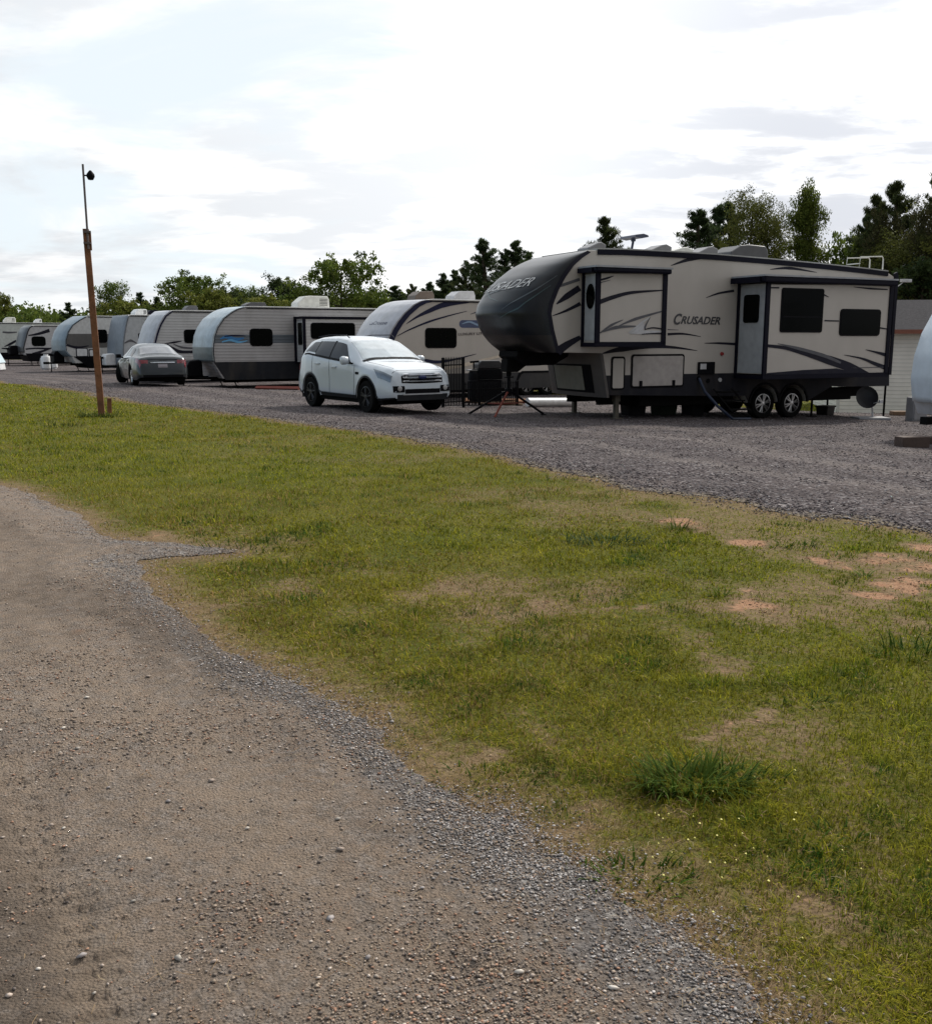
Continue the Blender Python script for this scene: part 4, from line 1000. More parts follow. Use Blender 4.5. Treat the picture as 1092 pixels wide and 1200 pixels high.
# ================================================================== SMALL THINGS
# leaning wooden post with a thin pole
PR = Rig('wooden_post', 'tall leaning wooden post in the grass with a thin pole and small lamp on top', 'post', 119.5, 20.6, 18)
post_m = mat('reddish_post_wood', (.18, .075, .035), .8, 0, .35, 5., bump=.5, bscale=25)
(u1, w1), (u0, w0) = PR.p(100.5, 268), PR.p(119.5, 487)
m = MB(); h = .066
m.add([(u0-h, -h, -.15), (u0+h, -h, -.15), (u0+h, h, -.15), (u0-h, h, -.15), (u1-h*.9, -h*.9, w1), (u1+h*.9, -h*.9, w1), (u1+h*.9, h*.9, w1), (u1-h*.9, h*.9, w1)], [(0,3,2,1),(4,5,6,7),(0,1,5,4),(1,2,6,5),(2,3,7,6),(3,0,4,7)])
m.build('post', post_m, PR.root, bevel=.008)
m = MB(); ub, wb_ = PR.p(104, 292); ut, wt_ = PR.p(97.3, 193); uc, wc = PR.p(102.5, 268); m.tube([(ub, -.1, wb_), (ut, -.1, wt_)], .021, 8)
for y in (272, 285): q = PR.p(102.5, y); m.box(q[0]-.07, -.14, q[1]-.02, q[0]+.07, -.07, q[1]+.02)
m.build('pole', mat('pole_metal_grey', (.12, .10, .10), .5, .4, dirt=.3), PR.root)
m = MB(); q = PR.p(98, 206); q2 = PR.p(104.5, 206); m.tube([(q[0], -.1, q[1]), (q2[0], -.1, q[1])], .016, 6); q3 = PR.p(105, 203.5)
m.lathe([(.02, .10), (.075, .03), (.08, -.02), (.05, -.08), (.0, -.09)], (q2[0]+.03, -.1, q[1]), 'z', 12); m.build('lamp_head', black, PR.root, smooth=True)
m = MB(); q = PR.p(106.5, 292); m.box(PR.p(102.5,285)[0]-.02, -.06, PR.p(102,293)[1], PR.p(107.5,285)[0], .02, PR.p(102,271)[1]); m.build('block', post_m, PR.root)
q = gp(128.5, 484)
m = MB(); m.box(-.045, -.045, -.1, .045, .045, .33); st = m.build('short_stake', post_m, None, bevel=.006); st.location = (q[0], q[1], tz(*q)); st.rotation_euler = (0, R(2), R(25)); tag(st, 'short wooden stake in the grass beside the tall leaning post', 'stake')

# propane cylinders by the dark trailer
for i, (px, D, r, h, lb) in enumerate(((54.5, 60, .27, .95, 'taller white propane cylinder standing between two trailers at the far left'), (50, 61.5, .14, .8, 'slim grey propane cylinder just left of the taller white one'), (63.2, 62, .22, .75, 'squat white propane cylinder just right of the taller white one'))):
    X = xat(px, D, 0); z = tz(X, D); e = empty('propane_cylinder', (X, D, z), 0, lb, 'propane cylinder', 'propane cylinders between the far trailers')
    m = MB(); m.lathe([(r*.7, 0), (r*.72, .06), (r, .1), (r, h-.25), (r*.8, h-.12), (r*.3, h-.08)], (0, 0, 0), 'z', 20); m.build('tank', white if i != 1 else palegrey, e, smooth=True)
    m = MB(); m.lathe([(r*.5, h-.12), (r*.5, h), (r*.42, h)], (0, 0, 0), 'z', 16); m.tube([(0,0,h-.1),(0,0,h-.03)], .04, 6); m.build('collar', palegrey, e)
# white sloping-lidded bin at the very left edge
X = xat(-13, 58, 0); e = empty('storage_bin', (X, 58, tz(X, 58)), R(10), 'white sloping storage bin cut by the left edge of the photo', 'bin')
m = MB(); m.prism([(-.5, .05), (.62, .05), (.56, .45), (.28, 1.0), (-.5, 1.1)], 0, 1.2); m.build('box', white, e, bevel=.03)
m = MB(); m.prism([(-.52, 1.1), (.30, 1.0), (.58, .45), (.62, .47), (.33, 1.05), (-.52, 1.15)], -.03, 1.23); m.build('lid', mat('bin_lid_blue_white', (.45, .55, .6), .4), e)

# metal picket fence in front of the beige trailer
def fence(name, x0, x1, base, top, D0, D1, lb, n, grp='black picket fence panels by the beige trailer'):
    X0 = xat(x0, D0, 0); X1 = xat(x1, D1, 0); L = math.hypot(X1-X0, D1-D0); e = empty(name, (X0, D0, tz(X0, D0)), atan2(D1-D0, X1-X0), lb, 'fence', grp)
    m = MB(); h = top
    for z in (.12, h-.18): m.box(0, -.012, z, L, .012, z+.03)
    m.build('rail', black, e)
    m = MB()
    for k in range(n+1): u = L*k/n; m.box(u-.009, -.009, .03, u+.009, .009, h-.04); m.add([(u-.02,-.01,h-.04),(u+.02,-.01,h-.04),(u+.02,.01,h-.04),(u-.02,.01,h-.04),(u,0,h+.05)], [(0,1,4),(1,2,4),(2,3,4),(3,0,4)])
    m.build('pickets', black, e)
    for u in (0, L):
        m = MB(); m.box(u-.025, -.025, -.02, u+.025, .025, h+.02); m.build('post', black, e)
fence('picket_fence', 519, 543, 0, 1.22, 24.6, 25.2, 'black metal picket fence panel rising just right of the white car', 13)
fence('picket_fence', 543, 606, 0, .62, 25.2, 26.2, 'low black picket fence panel running behind the tripod jack', 26)
# barrel smoker and grill
X = xat(555, 26.6, 0); e = empty('smoker', (X, 26.6, tz(X, 26.6)), R(15), 'black upright smoker with round lid and top handle behind the low fence', 'smoker')
m = MB(); m.lathe([(.10, .12), (.15, .16), (.155, .4), (.155, .62), (.17, .63), (.17, .66), (.15, .68), (.15, .85), (.10, .94), (.03, .98)], (0,0,0), 'z', 18); m.build('barrel', black, e, smooth=True)
m = MB(); m.tube([(0,0,.96),(0,0,1.16)], .02, 6); m.tube([(-.10,0,1.16),(.14,0,1.18)], .03, 6); m.build('handle', black, e)
for k in range(3):
    a = 2*pi*k/3; m = MB(); m.tube([(.12*cos(a), .12*sin(a), .22), (.19*cos(a), .19*sin(a), 0)], .02, 5); m.build('leg', black, e)
X = xat(572, 26.8, 0); e = empty('grill', (X, 26.8, tz(X, 26.8)), R(15), 'black boxy cart grill beside the upright smoker', 'grill')
m = MB(); m.box(-.34, -.22, .72, .34, .22, 1.0, bev=.02); m.build('firebox', black, e)
m = MB(); m.prism([(-.34, 1.01), (-.34, 1.12), (-.25, 1.22), (.25, 1.22), (.34, 1.12), (.34, 1.01)], -.22, .22); m.build('lid', mat('grill_lid', (.03, .03, .035), .3), e, bevel=.02)
m = MB(); m.box(-.58, -.2, .95, -.36, .2, .98); m.box(.36, -.2, .95, .58, .2, .98); m.build('shelf', steel, e)
m = MB(); m.box(-.33, -.2, .12, .33, .2, .70); m.build('cabinet', black, e)
for sx in (-1, 1):
    for sy in (-1, 1): m = MB(); m.box(sx*.30-.02, sy*.18-.02, 0, sx*.30+.02, sy*.18+.02, .14); m.build('leg', black, e)

# tripod stabiliser under the pin box
kp = (kx+.02, W5/2); wx_ = H.O[0]+kp[0]*H.a[0]+kp[1]*H.b[0]; wy_ = H.O[1]+kp[0]*H.a[1]+kp[1]*H.b[1]; gz = tz(wx_, wy_)
e = empty('tripod_jack', (wx_, wy_, gz), 0, 'black and rusty tripod jack standing under the nose of the big fifth wheel', 'jack stand')
top = H.z0+wlo-.56-gz
m = MB(); m.tube([(0,0,top-.32),(0,0,top)], .04, 8); m.lathe([(.12, top-.03), (.12, top)], (0,0,0), 'z', 14); m.lathe([(.09, top-.36), (.09, top-.28)], (0,0,0), 'z', 12); m.build('screw_head', black, e)
for k, (dx, dy) in enumerate(((-1.0, -.15), (-.35, -.75), (.85, .35))):
    m = MB(); m.tube([(0,0,top-.32), (dx, dy, .02)], .028, 6); m.box(dx-.06, dy-.06, 0, dx+.06, dy+.06, .02); m.build('leg', black if k != 1 else rust, e)
m = MB(); m.tube([(-.5,-.08,(top-.32)*.5),(-.17,-.37,(top-.32)*.5),(.42,.17,(top-.32)*.5),(-.5,-.08,(top-.32)*.5)], .012, 5); m.build('brace', rust, e)
# white pipe and planks on the ground by the fence
def lay(name, px0, px1, D0, D1, z, r, mt, lb, cat, box=False, grp=None):
    X0 = xat(px0, D0, 0); X1 = xat(px1, D1, 0); e0 = (X0, D0, tz(X0, D0)+z); e1 = (X1, D1, tz(X1, D1)+z); m = MB()
    m.tube([(0,0,0), tuple(e1[i]-e0[i] for i in range(3))], r, 4 if box else 12)
    o = m.build(name, mt, None, smooth=not box); o.location = e0; return tag(o, lb, cat, grp)
lay('white_pipe', 618, 673, 26.6, 27.6, .14, .12, mat('white_pvc', (.75, .76, .78), .3), 'thick white pipe lying under the nose of the big fifth wheel', 'pipe')
lay('wooden_plank', 545, 618, 27.6, 28.2, .10, .07, mat('orange_wood', (.34, .16, .08), .8), 'orange brown plank lying behind the low picket fence', 'plank', True, 'planks on the ground behind the fence')
lay('wooden_plank', 560, 612, 27.0, 27.3, .05, .06, wood_g, 'weathered plank lying nearer than the orange brown one', 'plank', True, 'planks on the ground behind the fence')
lay('wooden_plank', 300, 350, 36.0, 35.2, .06, .08, rust, 'reddish plank on the ground under the blue-striped trailer', 'plank', True)
# satellite dish
q = gp(1020, 491); e = empty('satellite_dish', (q[0], q[1], tz(*q)), R(0), 'small dark satellite dish on a grey ground plate beside the fifth wheel rear', 'satellite dish')
m = MB(); m.box(-.42, -.3, 0, .42, .3, .07, bev=.02); m.build('base_plate', mat('grey_slab', (.22, .22, .23), .7, bump=.3), e)
m = MB(); m.tube([(.05,0,.05),(.02,-.02,.30),(-.08,.0,.42)], .025, 8); m.build('mast', palegrey, e)
m = MB(); m.lathe([(.0, .05), (.12, .045), (.24, .01), (.30, -.03), (.31, -.035), (.30, -.01), (.2, .045), (.0, .075)], (0,0,0), 'y', 24)
ca, sa = cos(R(-28)), sin(R(-28)); cr, sr = cos(R(35)), sin(R(35)); V_ = []
for x, y, z in m.v:
    x *= .86; x, z = x*ca+z*sa, -x*sa+z*ca; y, z = y*cos(-.35)-z*sin(-.35), y*sin(-.35)+z*cos(-.35); c2, s2 = cos(R(-28)), sin(R(-28)); x, y = x*c2-y*s2, x*s2+y*c2; V_.append((x-.14, y-.03, z+.58))
m.v = V_; m.build('dish', mat('dish_dark', (.012, .012, .016), .5), e, smooth=True)
m = MB(); m.tube([(-.05,-.02,.40),(.08,-.35,.50)], .012, 6); m.box(.04,-.42,.46,.12,-.33,.54); m.build('feed_arm', palegrey, e)
# grey box and blocks by the right trailer
q = gp(1077, 493); e = empty('utility_box', (q[0], q[1]+.2, tz(q[0], q[1])), R(15), 'grey metal utility box in front of the white siding wall', 'utility box')
m = MB(); m.box(-.22, -.15, 0, .22, .15, .62, bev=.015); m.build('cabinet', mat('utility_grey', (.20, .20, .21), .5, dirt=.2), e); m = MB(); m.box(-.19, -.165, .05, .19, -.15, .57); m.build('door', mat('utility_grey_door', (.22, .22, .23), .5, dirt=.2), e)
for (px, py, w, h, lb) in ((1068, 524, .5, .18, 'brown timber block at the foot of the blue trailer tongue'), (1088, 520, .5, .12, 'lower timber block just right of the taller brown one')):
    q = gp(px, py); m = MB(); m.box(-w/2, -.12, 0, w/2, .12, h, bev=.01); o = m.build('timber_block', mat('dark_timber', (.07, .045, .035), .85, bump=.4, bscale=20), None); o.location = (q[0], q[1], tz(*q)); o.rotation_euler = (0, 0, R(12)); tag(o, lb, 'wood block', 'timber blocks at the right edge')
q = gp(1030, 488); m = MB(); m.box(-.35, -.15, 0, .35, .15, .12, bev=.02); o = m.build('levelling_board', wood_g, None); o.location = (q[0]+.9, q[1]+.5, tz(*q)); tag(o, 'brown levelling board on the gravel behind the satellite dish', 'board')

# mobile home with white siding
MHr = Rig('mobile_home', 'white sided mobile home with grey shingle roof behind the fifth wheel at the right', 'mobile home', 981, 33.5, -9)
wtop = MHr.p(1070, 386)[1]; sidw = ribbed('white_lap_siding', (.86, .83, .76), .13, var=.05, dirt=.10, depth=.012)
m = MB(); m.box(0, 0, -.1, 13, 4.6, wtop); m.build('wall', sidw, MHr.root)
m = MB(); m.prism([(-.0,0)]*3, 0, 0) if False else None
rh = 1.05
m.add([(-.3,-.35,wtop-.02),(13.3,-.35,wtop-.02),(13.3,2.3,wtop+rh),(-.3,2.3,wtop+rh),(-.3,4.95,wtop-.02),(13.3,4.95,wtop-.02),
       (-.3,-.35,wtop-.12),(13.3,-.35,wtop-.12),(13.3,4.95,wtop-.12),(-.3,4.95,wtop-.12)], [(0,1,2,3),(3,2,5,4),(0,6,7,1),(4,5,8,9),(0,3,4,9,6),(1,7,8,5,2),(6,9,8,7)])
m.build('roof', mat('grey_shingles', (.045, .043, .047), .95, 0, .3, 20., spec=.08, bump=.5, bscale=50), MHr.root)
m = MB(); m.box(-.32, -.39, wtop-.14, 13.3, -.352, wtop+.0); m.build('eaves_board', mat('red_brown_fascia', (.22, .08, .05), .6), MHr.root)
m = MB(); m.box(-.012, -.02, -.1, .09, -.001, wtop-.13); m.build('corner_board', offwhite, MHr.root)
m = MB(); m.prism(rrect(5.5, .9, 6.5, 1.9, .01), -.03, .01); f = m.build('window', offwhite, MHr.root); m = MB(); m.prism(rrect(5.57, .97, 6.43, 1.83, .01), -.035, -.01); m.build('pane', glassd, f)

# ================================================================== VEGETATION
def np_mesh(name, V, Fc, mats, cols=None, parent=None, smooth=False, extra=None):
    me = bpy.data.meshes.new(name); k = Fc.shape[1]
    me.vertices.add(len(V)); me.vertices.foreach_set('co', np.ascontiguousarray(V, dtype=np.float32).ravel())
    me.loops.add(Fc.size); me.loops.foreach_set('vertex_index', Fc.astype(np.int32).ravel())
    me.polygons.add(len(Fc)); me.polygons.foreach_set('loop_start', np.arange(0, Fc.size, k, dtype=np.int32))
    for m_ in (mats if isinstance(mats, (list, tuple)) else [mats]): me.materials.append(m_)
    if cols is not None:
        at = me.color_attributes.new('tint', 'FLOAT_COLOR', 'POINT'); c = np.ones((len(V), 4), np.float32); c[:, :3] = cols; at.data.foreach_set('color', c.ravel())
    for key, arr in (extra or {}).items():
        at = me.attributes.new(key, 'FLOAT', 'POINT'); at.data.foreach_set('value', np.ascontiguousarray(arr, dtype=np.float32))
    me.update(calc_edges=True)
    if smooth: me.polygons.foreach_set('use_smooth', [True]*len(me.polygons))
    o = bpy.data.objects.new(name, me); COL.objects.link(o); o.parent = parent
    return o
def attr_mat(name, rough=.7, transl=0., spec=.3, bump=0.):
    m = bpy.data.materials.new(name); m.use_nodes = True; nt = m.node_tree; b = nt.nodes['Principled BSDF']
    a = nt.nodes.new('ShaderNodeAttribute'); a.attribute_name = 'tint'
    nt.links.new(a.outputs['Color'], b.inputs['Base Color']); b.inputs['Roughness'].default_value = rough; b.inputs['Specular IOR Level'].default_value = spec
    if transl > 0:
        t = nt.nodes.new('ShaderNodeBsdfTranslucent'); mx = nt.nodes.new('ShaderNodeMixShader'); mx.inputs[0].default_value = transl
        nt.links.new(a.outputs['Color'], t.inputs['Color']); nt.links.new(b.outputs[0], mx.inputs[1]); nt.links.new(t.outputs[0], mx.inputs[2])
        nt.links.new(mx.outputs[0], nt.nodes['Material Output'].inputs['Surface'])
    return m
leafm = attr_mat('leaves', .7, .35, .08); bladem = attr_mat('grass_blades', .8, .3, .05); stonem = attr_mat('stones', 1., 0, .05)
bark = mat('bark', (.07, .05, .035), .9, 0, .35, 12., bump=.6, bscale=30)
bark_p = mat('pine_bark', (.06, .04, .03), .9, 0, .35, 12., bump=.6, bscale=30)

def leaf_cards(C, size, colr, n_per, rad, flat=1., elong=1.6, rg=None, updir=None, light=.25):
    """leaf quads scattered round clump centres C (n,3); rad (n,) clump radii"""
    rg = rg or rng; n = len(C)*n_per
    cen = np.repeat(C, n_per, 0); rr = np.repeat(rad, n_per)
    d = rg.normal(size=(n, 3)); d /= np.linalg.norm(d, axis=1)[:, None]; rad_ = rr*rg.random(n)**.45
    p = cen+d*rad_[:, None]*np.array([1, 1, flat])
    a = rg.normal(size=(n, 3)); a /= np.linalg.norm(a, axis=1)[:, None]
    if updir is not None: a = a*.55+updir; a /= np.linalg.norm(a, axis=1)[:, None]
    b = np.cross(a, rg.normal(size=(n, 3))); b /= np.linalg.norm(b, axis=1)[:, None]
    s = size*(.6+.8*rg.random(n)); a = a*(s*elong)[:, None]*.5; b = b*s[:, None]*.5
    V = np.stack([p-a, p+b*.9, p+a, p-b*.9], 1).reshape(-1, 3)
    Fc = np.arange(4*n).reshape(-1, 4)
    cl = np.repeat(.65+.7*rg.random(len(C)), n_per)*(.75+.5*rg.random(n))
    hue = np.repeat(rg.random(len(C)), n_per)*.6+rg.random(n)*.4
    c0, c1 = np.array(colr[0]), np.array(colr[1])
    c = (c0*(1-hue[:, None])+c1*hue[:, None])*cl[:, None]
    return V, Fc, np.repeat(c, 4, 0)
def deciduous(h, w, seed, cols, dens=1., base=.18, leaf=.16, shape='round'):
    """returns (trunk MB, leaf arrays)"""
    rg = np.random.default_rng(seed); tr = MB(); C = []; Rr = []
    lean = rg.normal(size=2)*.03*h
    tp = [(lean[0]*f*f, lean[1]*f*f, h*f*.86) for f in np.linspace(0, 1, 6)]
    tr.tube([(0, 0, -.3)]+tp[1:], .022*h, 8, r1=.004*h)
    nl = int(34+h*2.2)
    for i in range(nl):
        f = base+(.97-base)*(i+rg.random())/nl; az = i*2.4+rg.random()*.8
        if shape == 'round': ext = w/2*sin(pi*min(1, (f-base*.6)/(1.03-base*.6))**.8)**.7
        elif shape == 'cone': ext = w/2*(1.02-f)**.75*1.25
        else: ext = w/2*(.5+.5*sin(pi*f**1.2))*1.0
        ext *= .65+.5*rg.random(); b0 = np.array([lean[0]*f*f, lean[1]*f*f, h*f*.86]); 
        e = b0+np.array([cos(az)*ext, sin(az)*ext, (.25+.35*rg.random())*ext+.05*h*f])
        mid = (b0+e)/2+np.array([0, 0, -.06*ext]); tr.tube([b0, mid, e], max(.012, .008*h*(1-f)+.01), 5, r1=.006)
        for q in (.45, .72, 1.0):
            pt = b0+(e-b0)*q+rg.normal(size=3)*.12*ext*(q > .5); C.append(pt); Rr.append((.055*h+.10*ext)*(.6+.7*rg.random()))
            if q > .7:
                for _ in range(2): C.append(pt+rg.normal(size=3)*(.09*ext+.025*h)); Rr.append(.045*h*(.6+.8*rg.random()))
    C = np.array(C); C[:, 2] = np.minimum(C[:, 2], h*1.0); Rr = np.array(Rr)
    return tr, leaf_cards(C, leaf, cols, max(6, int(34*dens)), Rr, .8, 1.5, rg)
def pine(h, w, seed, cols, dens=1., base=.25, leaf=.1, sparse=0.):
    rg = np.random.default_rng(seed); tr = MB(); C = []; Rr = []; U = []
    lean = rg.normal(size=2)*.015*h
    tr.tube([(0, 0, -.3)]+[(lean[0]*f*f, lean[1]*f*f, h*f) for f in (.3, .6, .85, .97)], .016*h, 8, r1=.004*h)
    nw = int(16+h*1.4)
    for i in range(nw):
        f = base+(.96-base)*i/(nw-1)
        for j in range(rg.integers(3, 5)):
            if rg.random() < sparse: continue
            az = rg.random()*2*pi; ext = w/2*((1.02-f)/(1.02-base))**.85*(.55+.65*rg.random()); ff = f+rg.normal()*.012
            b0 = np.array([lean[0]*ff*ff, lean[1]*ff*ff, h*ff]); e = b0+np.array([cos(az)*ext, sin(az)*ext, ext*(.15+.45*rg.random())+.02*h])
            tr.tube([b0, (b0+e)/2-np.array([0, 0, .05*ext]), e], .012+.012*(1-f), 4, r1=.006)
            for q in np.linspace(.2, 1., 6):
                C.append(b0+(e-b0)*q+rg.normal(size=3)*np.array([.09, .09, .05])*ext); Rr.append(.05+.012*h*(.5+rg.random())*(1.15-.5*f))
    for q in (.93, .96, .985, 1.0): C.append(np.array([lean[0], lean[1], h*q])); Rr.append(.010*h)
    C = np.array(C); Rr = np.array(Rr)
    n = max(8, int(30*dens)); up = np.tile(np.array([0, 0, .7]), (len(C)*n, 1))
    return tr, leaf_cards(C, leaf*.62, cols, n, Rr, 1., 8., rg, up)
GR = ((.05, .09, .018), (.15, .18, .035)); GY = ((.08, .11, .02), (.20, .20, .045)); GD = ((.022, .038, .016), (.06, .08, .025)); PN = ((.022, .040, .018), (.065, .09, .032)); BR = ((.05, .045, .025), (.09, .09, .03))
PROTO = {}
def proto(kind):
    if kind in PROTO: return PROTO[kind]
    spec = dict(
      round_a=lambda: deciduous(9, 7.5, 1, GR, 1.2, leaf=.15), round_b=lambda: deciduous(9, 7., 2, GR, 1.1, leaf=.15), yellow=lambda: deciduous(7, 6, 3, GY, 1.1, leaf=.14, base=.1),
      dark=lambda: deciduous(10, 7, 4, GD, 1.1, leaf=.15), thin=lambda: deciduous(9, 3.6, 5, GR, .7, leaf=.12, shape='tall', base=.25), cone=lambda: deciduous(10, 3.4, 6, ((.055,.085,.015),(.15,.17,.035)), 3.4, base=.12, leaf=.075, shape='cone'),
      olive=lambda: deciduous(10, 4.6, 9, ((.045,.055,.018),(.13,.135,.03)), 2.2, leaf=.075, shape='tall', base=.2), brown=lambda: deciduous(10, 4.6, 12, ((.025,.028,.014),(.08,.070,.028)), 1.5, leaf=.075, base=.25),
      pine_a=lambda: pine(10, 5.0, 7, PN, 1., leaf=.055, base=.15), pine_b=lambda: pine(10, 4.0, 8, PN, .9, leaf=.055, sparse=.3, base=.15), pine_c=lambda: pine(11, 5.4, 10, ((.026,.042,.018),(.08,.09,.03)), 1.0, leaf=.055, base=.2))[kind]
    tr, (V, Fc, c) = spec(); PROTO[kind] = (tr, V, Fc, c, [None, None]); return PROTO[kind]
def tree(name, kind, px, ytop, D, label, cat, group, wscale=1., rot=None):
    X = xat(px, D, 2); z = tz(X, D); tr, V, Fc, c, cache = proto(kind)
    d = ray(px, ytop); t = D/d[1]; h = CAMZ+t*d[2]-z; h0 = V[:, 2].max()
    s = h/h0; e = empty(name, (X, D, z), rot if rot is not None else rng.random()*6.28, label, cat, group); wscale *= 1.6 if 'pine' in kind else 1.; e.scale = (s*wscale, s*wscale, s)
    if cache[0] is None:
        o = tr.build('trunk', bark_p if 'pine' in kind else bark, e, smooth=True); k = np_mesh('crown', V, Fc, leafm, c, e); cache[0] = o.data; cache[1] = k.data
    else:
        for nm, me in (('trunk', cache[0]), ('crown', cache[1])): o = bpy.data.objects.new(nm, me); COL.objects.link(o); o.parent = e
    return e
G1 = 'trees behind the row of trailers'; G2 = 'trees behind the fifth wheel and mobile home'
T_ = [
 ('leafy_tree','thin',134,327,95,'slim wispy tree just right of the leaning post, rising highest in the left tree clump','tree',G1,1.),
 ('leafy_tree','yellow',152,347,92,'yellow green bushy tree behind the plain grey trailer','tree',G1,1.2),
 ('leafy_tree','dark',118,352,98,'small dark tree directly behind the leaning post','tree',G1,.8),
 ('pine_tree','pine_a',167,341,94,'small dark pine between the slim tree and the round tree','pine',G1,1.),
 ('pine_tree','pine_b',187,346,90,'dark pointed pine at the left flank of the round green tree','pine',G1,1.),
 ('leafy_tree','round_a',222,313,88,'round green tree above the black-swoosh trailer','tree',G1,.95),
 ('leafy_tree','yellow',246,334,86,'olive bushy tree filling the right side of the round green tree','tree',G1,1.),
 ('leafy_tree','dark',272,331,90,'dark green tree behind the roof vent of the blue-striped trailer','tree',G1,.9),
 ('leafy_tree','thin',292,333,92,'slim tree between the dark tree and the tree behind the air conditioner','tree',G1,1.2),
 ('leafy_tree','yellow',318,343,78,'low bright yellow green bush tree over the blue-striped trailer roof','tree',G1,1.3),
 ('leafy_tree','dark',333,317,85,'dark rounded tree just left of the white roof air conditioner','tree',G1,.95),
 ('leafy_tree','round_b',358,334,84,'green tree behind the white roof air conditioner','tree',G1,1.),
 ('leafy_tree','round_a',400,292,82,'largest round tree of the left half, above the white car','tree',G1,.98),
 ('leafy_tree','round_b',430,342,84,'low green tree at the right foot of the largest round tree','tree',G1,1.2),
 ('pine_tree','pine_a',464,333,90,'small lone pine above the beige trailer cap','pine',G1,1.4),
 ('leafy_tree','dark',448,347,92,'low dark tree left of the small lone pine','tree',G1,1.2),
 ('leafy_tree','dark',484,344,88,'low dark tree right of the small lone pine','tree',G1,1.1),
 ('pine_tree','pine_b',500,328,80,'thin pine leftmost in the pine group beside the fifth wheel nose','pine',G1,1.1),
 ('pine_tree','pine_a',520,318,78,'bushy pine second from the left in the group beside the fifth wheel nose','pine',G1,1.),
 ('pine_tree','pine_c',545,303,76,'broad pine in the middle of the group beside the fifth wheel nose','pine',G1,.8),
 ('pine_tree','pine_b',572,277,72,'tallest pine of the group beside the fifth wheel nose','pine',G1,1.2),
 ('pine_tree','pine_a',604,279,70,'dark pine directly above the fifth wheel nose','pine',G1,1.),
 ('pine_tree','pine_c',560,297,79,'dark pine filling the gap left of the tallest pine by the nose','pine',G1,.7),
 ('pine_tree','pine_a',532,314,82,'shorter dark pine right of the bushy one by the fifth wheel nose','pine',G1,.8),
 ('pine_tree','pine_a',618,292,75,'pine at the right end of the group above the nose, lower than its neighbour','pine',G1,.8),
 ('pine_tree','pine_c',482,331,92,'small pine leftmost of the row leading up to the nose','pine',G1,.9),
 ('pine_tree','pine_b',588,292,74,'short pine between the two tall ones above the fifth wheel nose','pine',G1,1.),
 ('pine_tree','pine_c',710,251,62,'lone pine standing above the roof vent of the fifth wheel front','pine',G2,.85),
 ('pine_tree','pine_b',690,284,66,'small thin pine left of the lone pine above the roof','pine',G2,.8),
 ('pine_tree','pine_b',812,243,58,'thin dark pine leftmost of the right tree group','pine',G2,1.1),
 ('pine_tree','pine_b',829,235,60,'thin dark pine second from the left in the right tree group','pine',G2,1.1),
 ('leafy_tree','olive',874,217,55,'loose olive tree between the thin pines and the tall cone-shaped tree','tree',G2,.72),
 ('leafy_tree','olive',896,246,56,'lower olive tree touching the cone-shaped tree on its left','tree',G2,.6),
 ('pine_tree','pine_b',856,232,61,'thin pine hidden behind the left side of the loose olive tree','pine',G2,.9),
 ('leafy_tree','cone',942,206,54,'tall narrow cone-shaped green tree above the fifth wheel roof','tree',G2,.62),
 ('leafy_tree','round_b',990,268,55,'low rounded green tree between the cone-shaped tree and the dark pines','tree',G2,.55),
 ('pine_tree','pine_c',1020,224,52,'left one of the two big dark pines near the right edge','pine',G2,.75),
 ('pine_tree','pine_a',1008,246,54,'shorter pine at the left flank of the two big dark pines','pine',G2,.7),
 ('pine_tree','pine_c',1044,209,51,'right and taller one of the two big dark pines near the right edge','pine',G2,.8),
 ('leafy_tree','brown',1034,240,50,'brownish tree filling between the two big dark pines','tree',G2,.55),
 ('leafy_tree','olive',1066,262,48,'green tree filling behind the mobile home roof','tree',G2,1.2),
 ('pine_tree','pine_c',1090,180,48,'tallest dark pine, cut by the right edge','pine',G2,.62),
 ('leafy_tree','brown',1080,226,47,'brown leafy tree at the left foot of the tallest dark pine','tree',G2,.55),
 ('leafy_tree','olive',1112,232,50,'olive tree beyond the right edge next to the tallest dark pine','tree',G2,1.2),
 ('leafy_tree','round_a',1010,300,50,'low green tree just left of the roof ladder','tree',G2,1.),
 ('leafy_tree','dark',1078,290,46,'low dark tree over the mobile home roof at the right edge','tree',G2,1.),
 ('leafy_tree','round_b',975,318,58,'low green tree behind the rear roof of the fifth wheel','tree',G2,1.),
 ('leafy_tree','dark',1040,300,49,'low dark tree directly behind the roof ladder','tree',G2,.9),
 ('leafy_tree','yellow',5,341,125,'small tree rising over the far hedge at the left edge','tree',G1,.45),
 ('pine_tree','pine_a',83,353,115,'small dark conifer at the right end of the far hedge','pine',G1,1.1),
]
for a in T_: tree(*a[:5], a[5], a[6], a[7], a[8])
# far belt of woodland (nobody could count it)
def belt(name, pts, D, label, cols, seed):
    rg = np.random.default_rng(seed); C = []; Rr = []
    for k in range(len(pts)-1):
        (xa, ya), (xb, yb) = pts[k], pts[k+1]; n = int(max(8, abs(xb-xa)*1.1))
        for i in range(n):
            f = rg.random(); px = xa+(xb-xa)*f; yt = ya+(yb-ya)*f; Dd = D+rg.random()*14; X = xat(px, Dd, 2); z = tz(X, Dd); d = ray(px, yt); h = CAMZ+Dd/d[1]*d[2]-z
            for q in range(7): C.append((X+rg.normal()*.8, Dd, z+h*(rg.random()**.7)*(.82+.16*rg.random()))); Rr.append(.8+.8*rg.random())
    V, Fc, c = leaf_cards(np.array(C), .30, cols, 16, np.array(Rr), .8, 1.5, rg)
    o = np_mesh(name, V, Fc, leafm, c); return tag(o, label, 'woodland', kind='stuff')
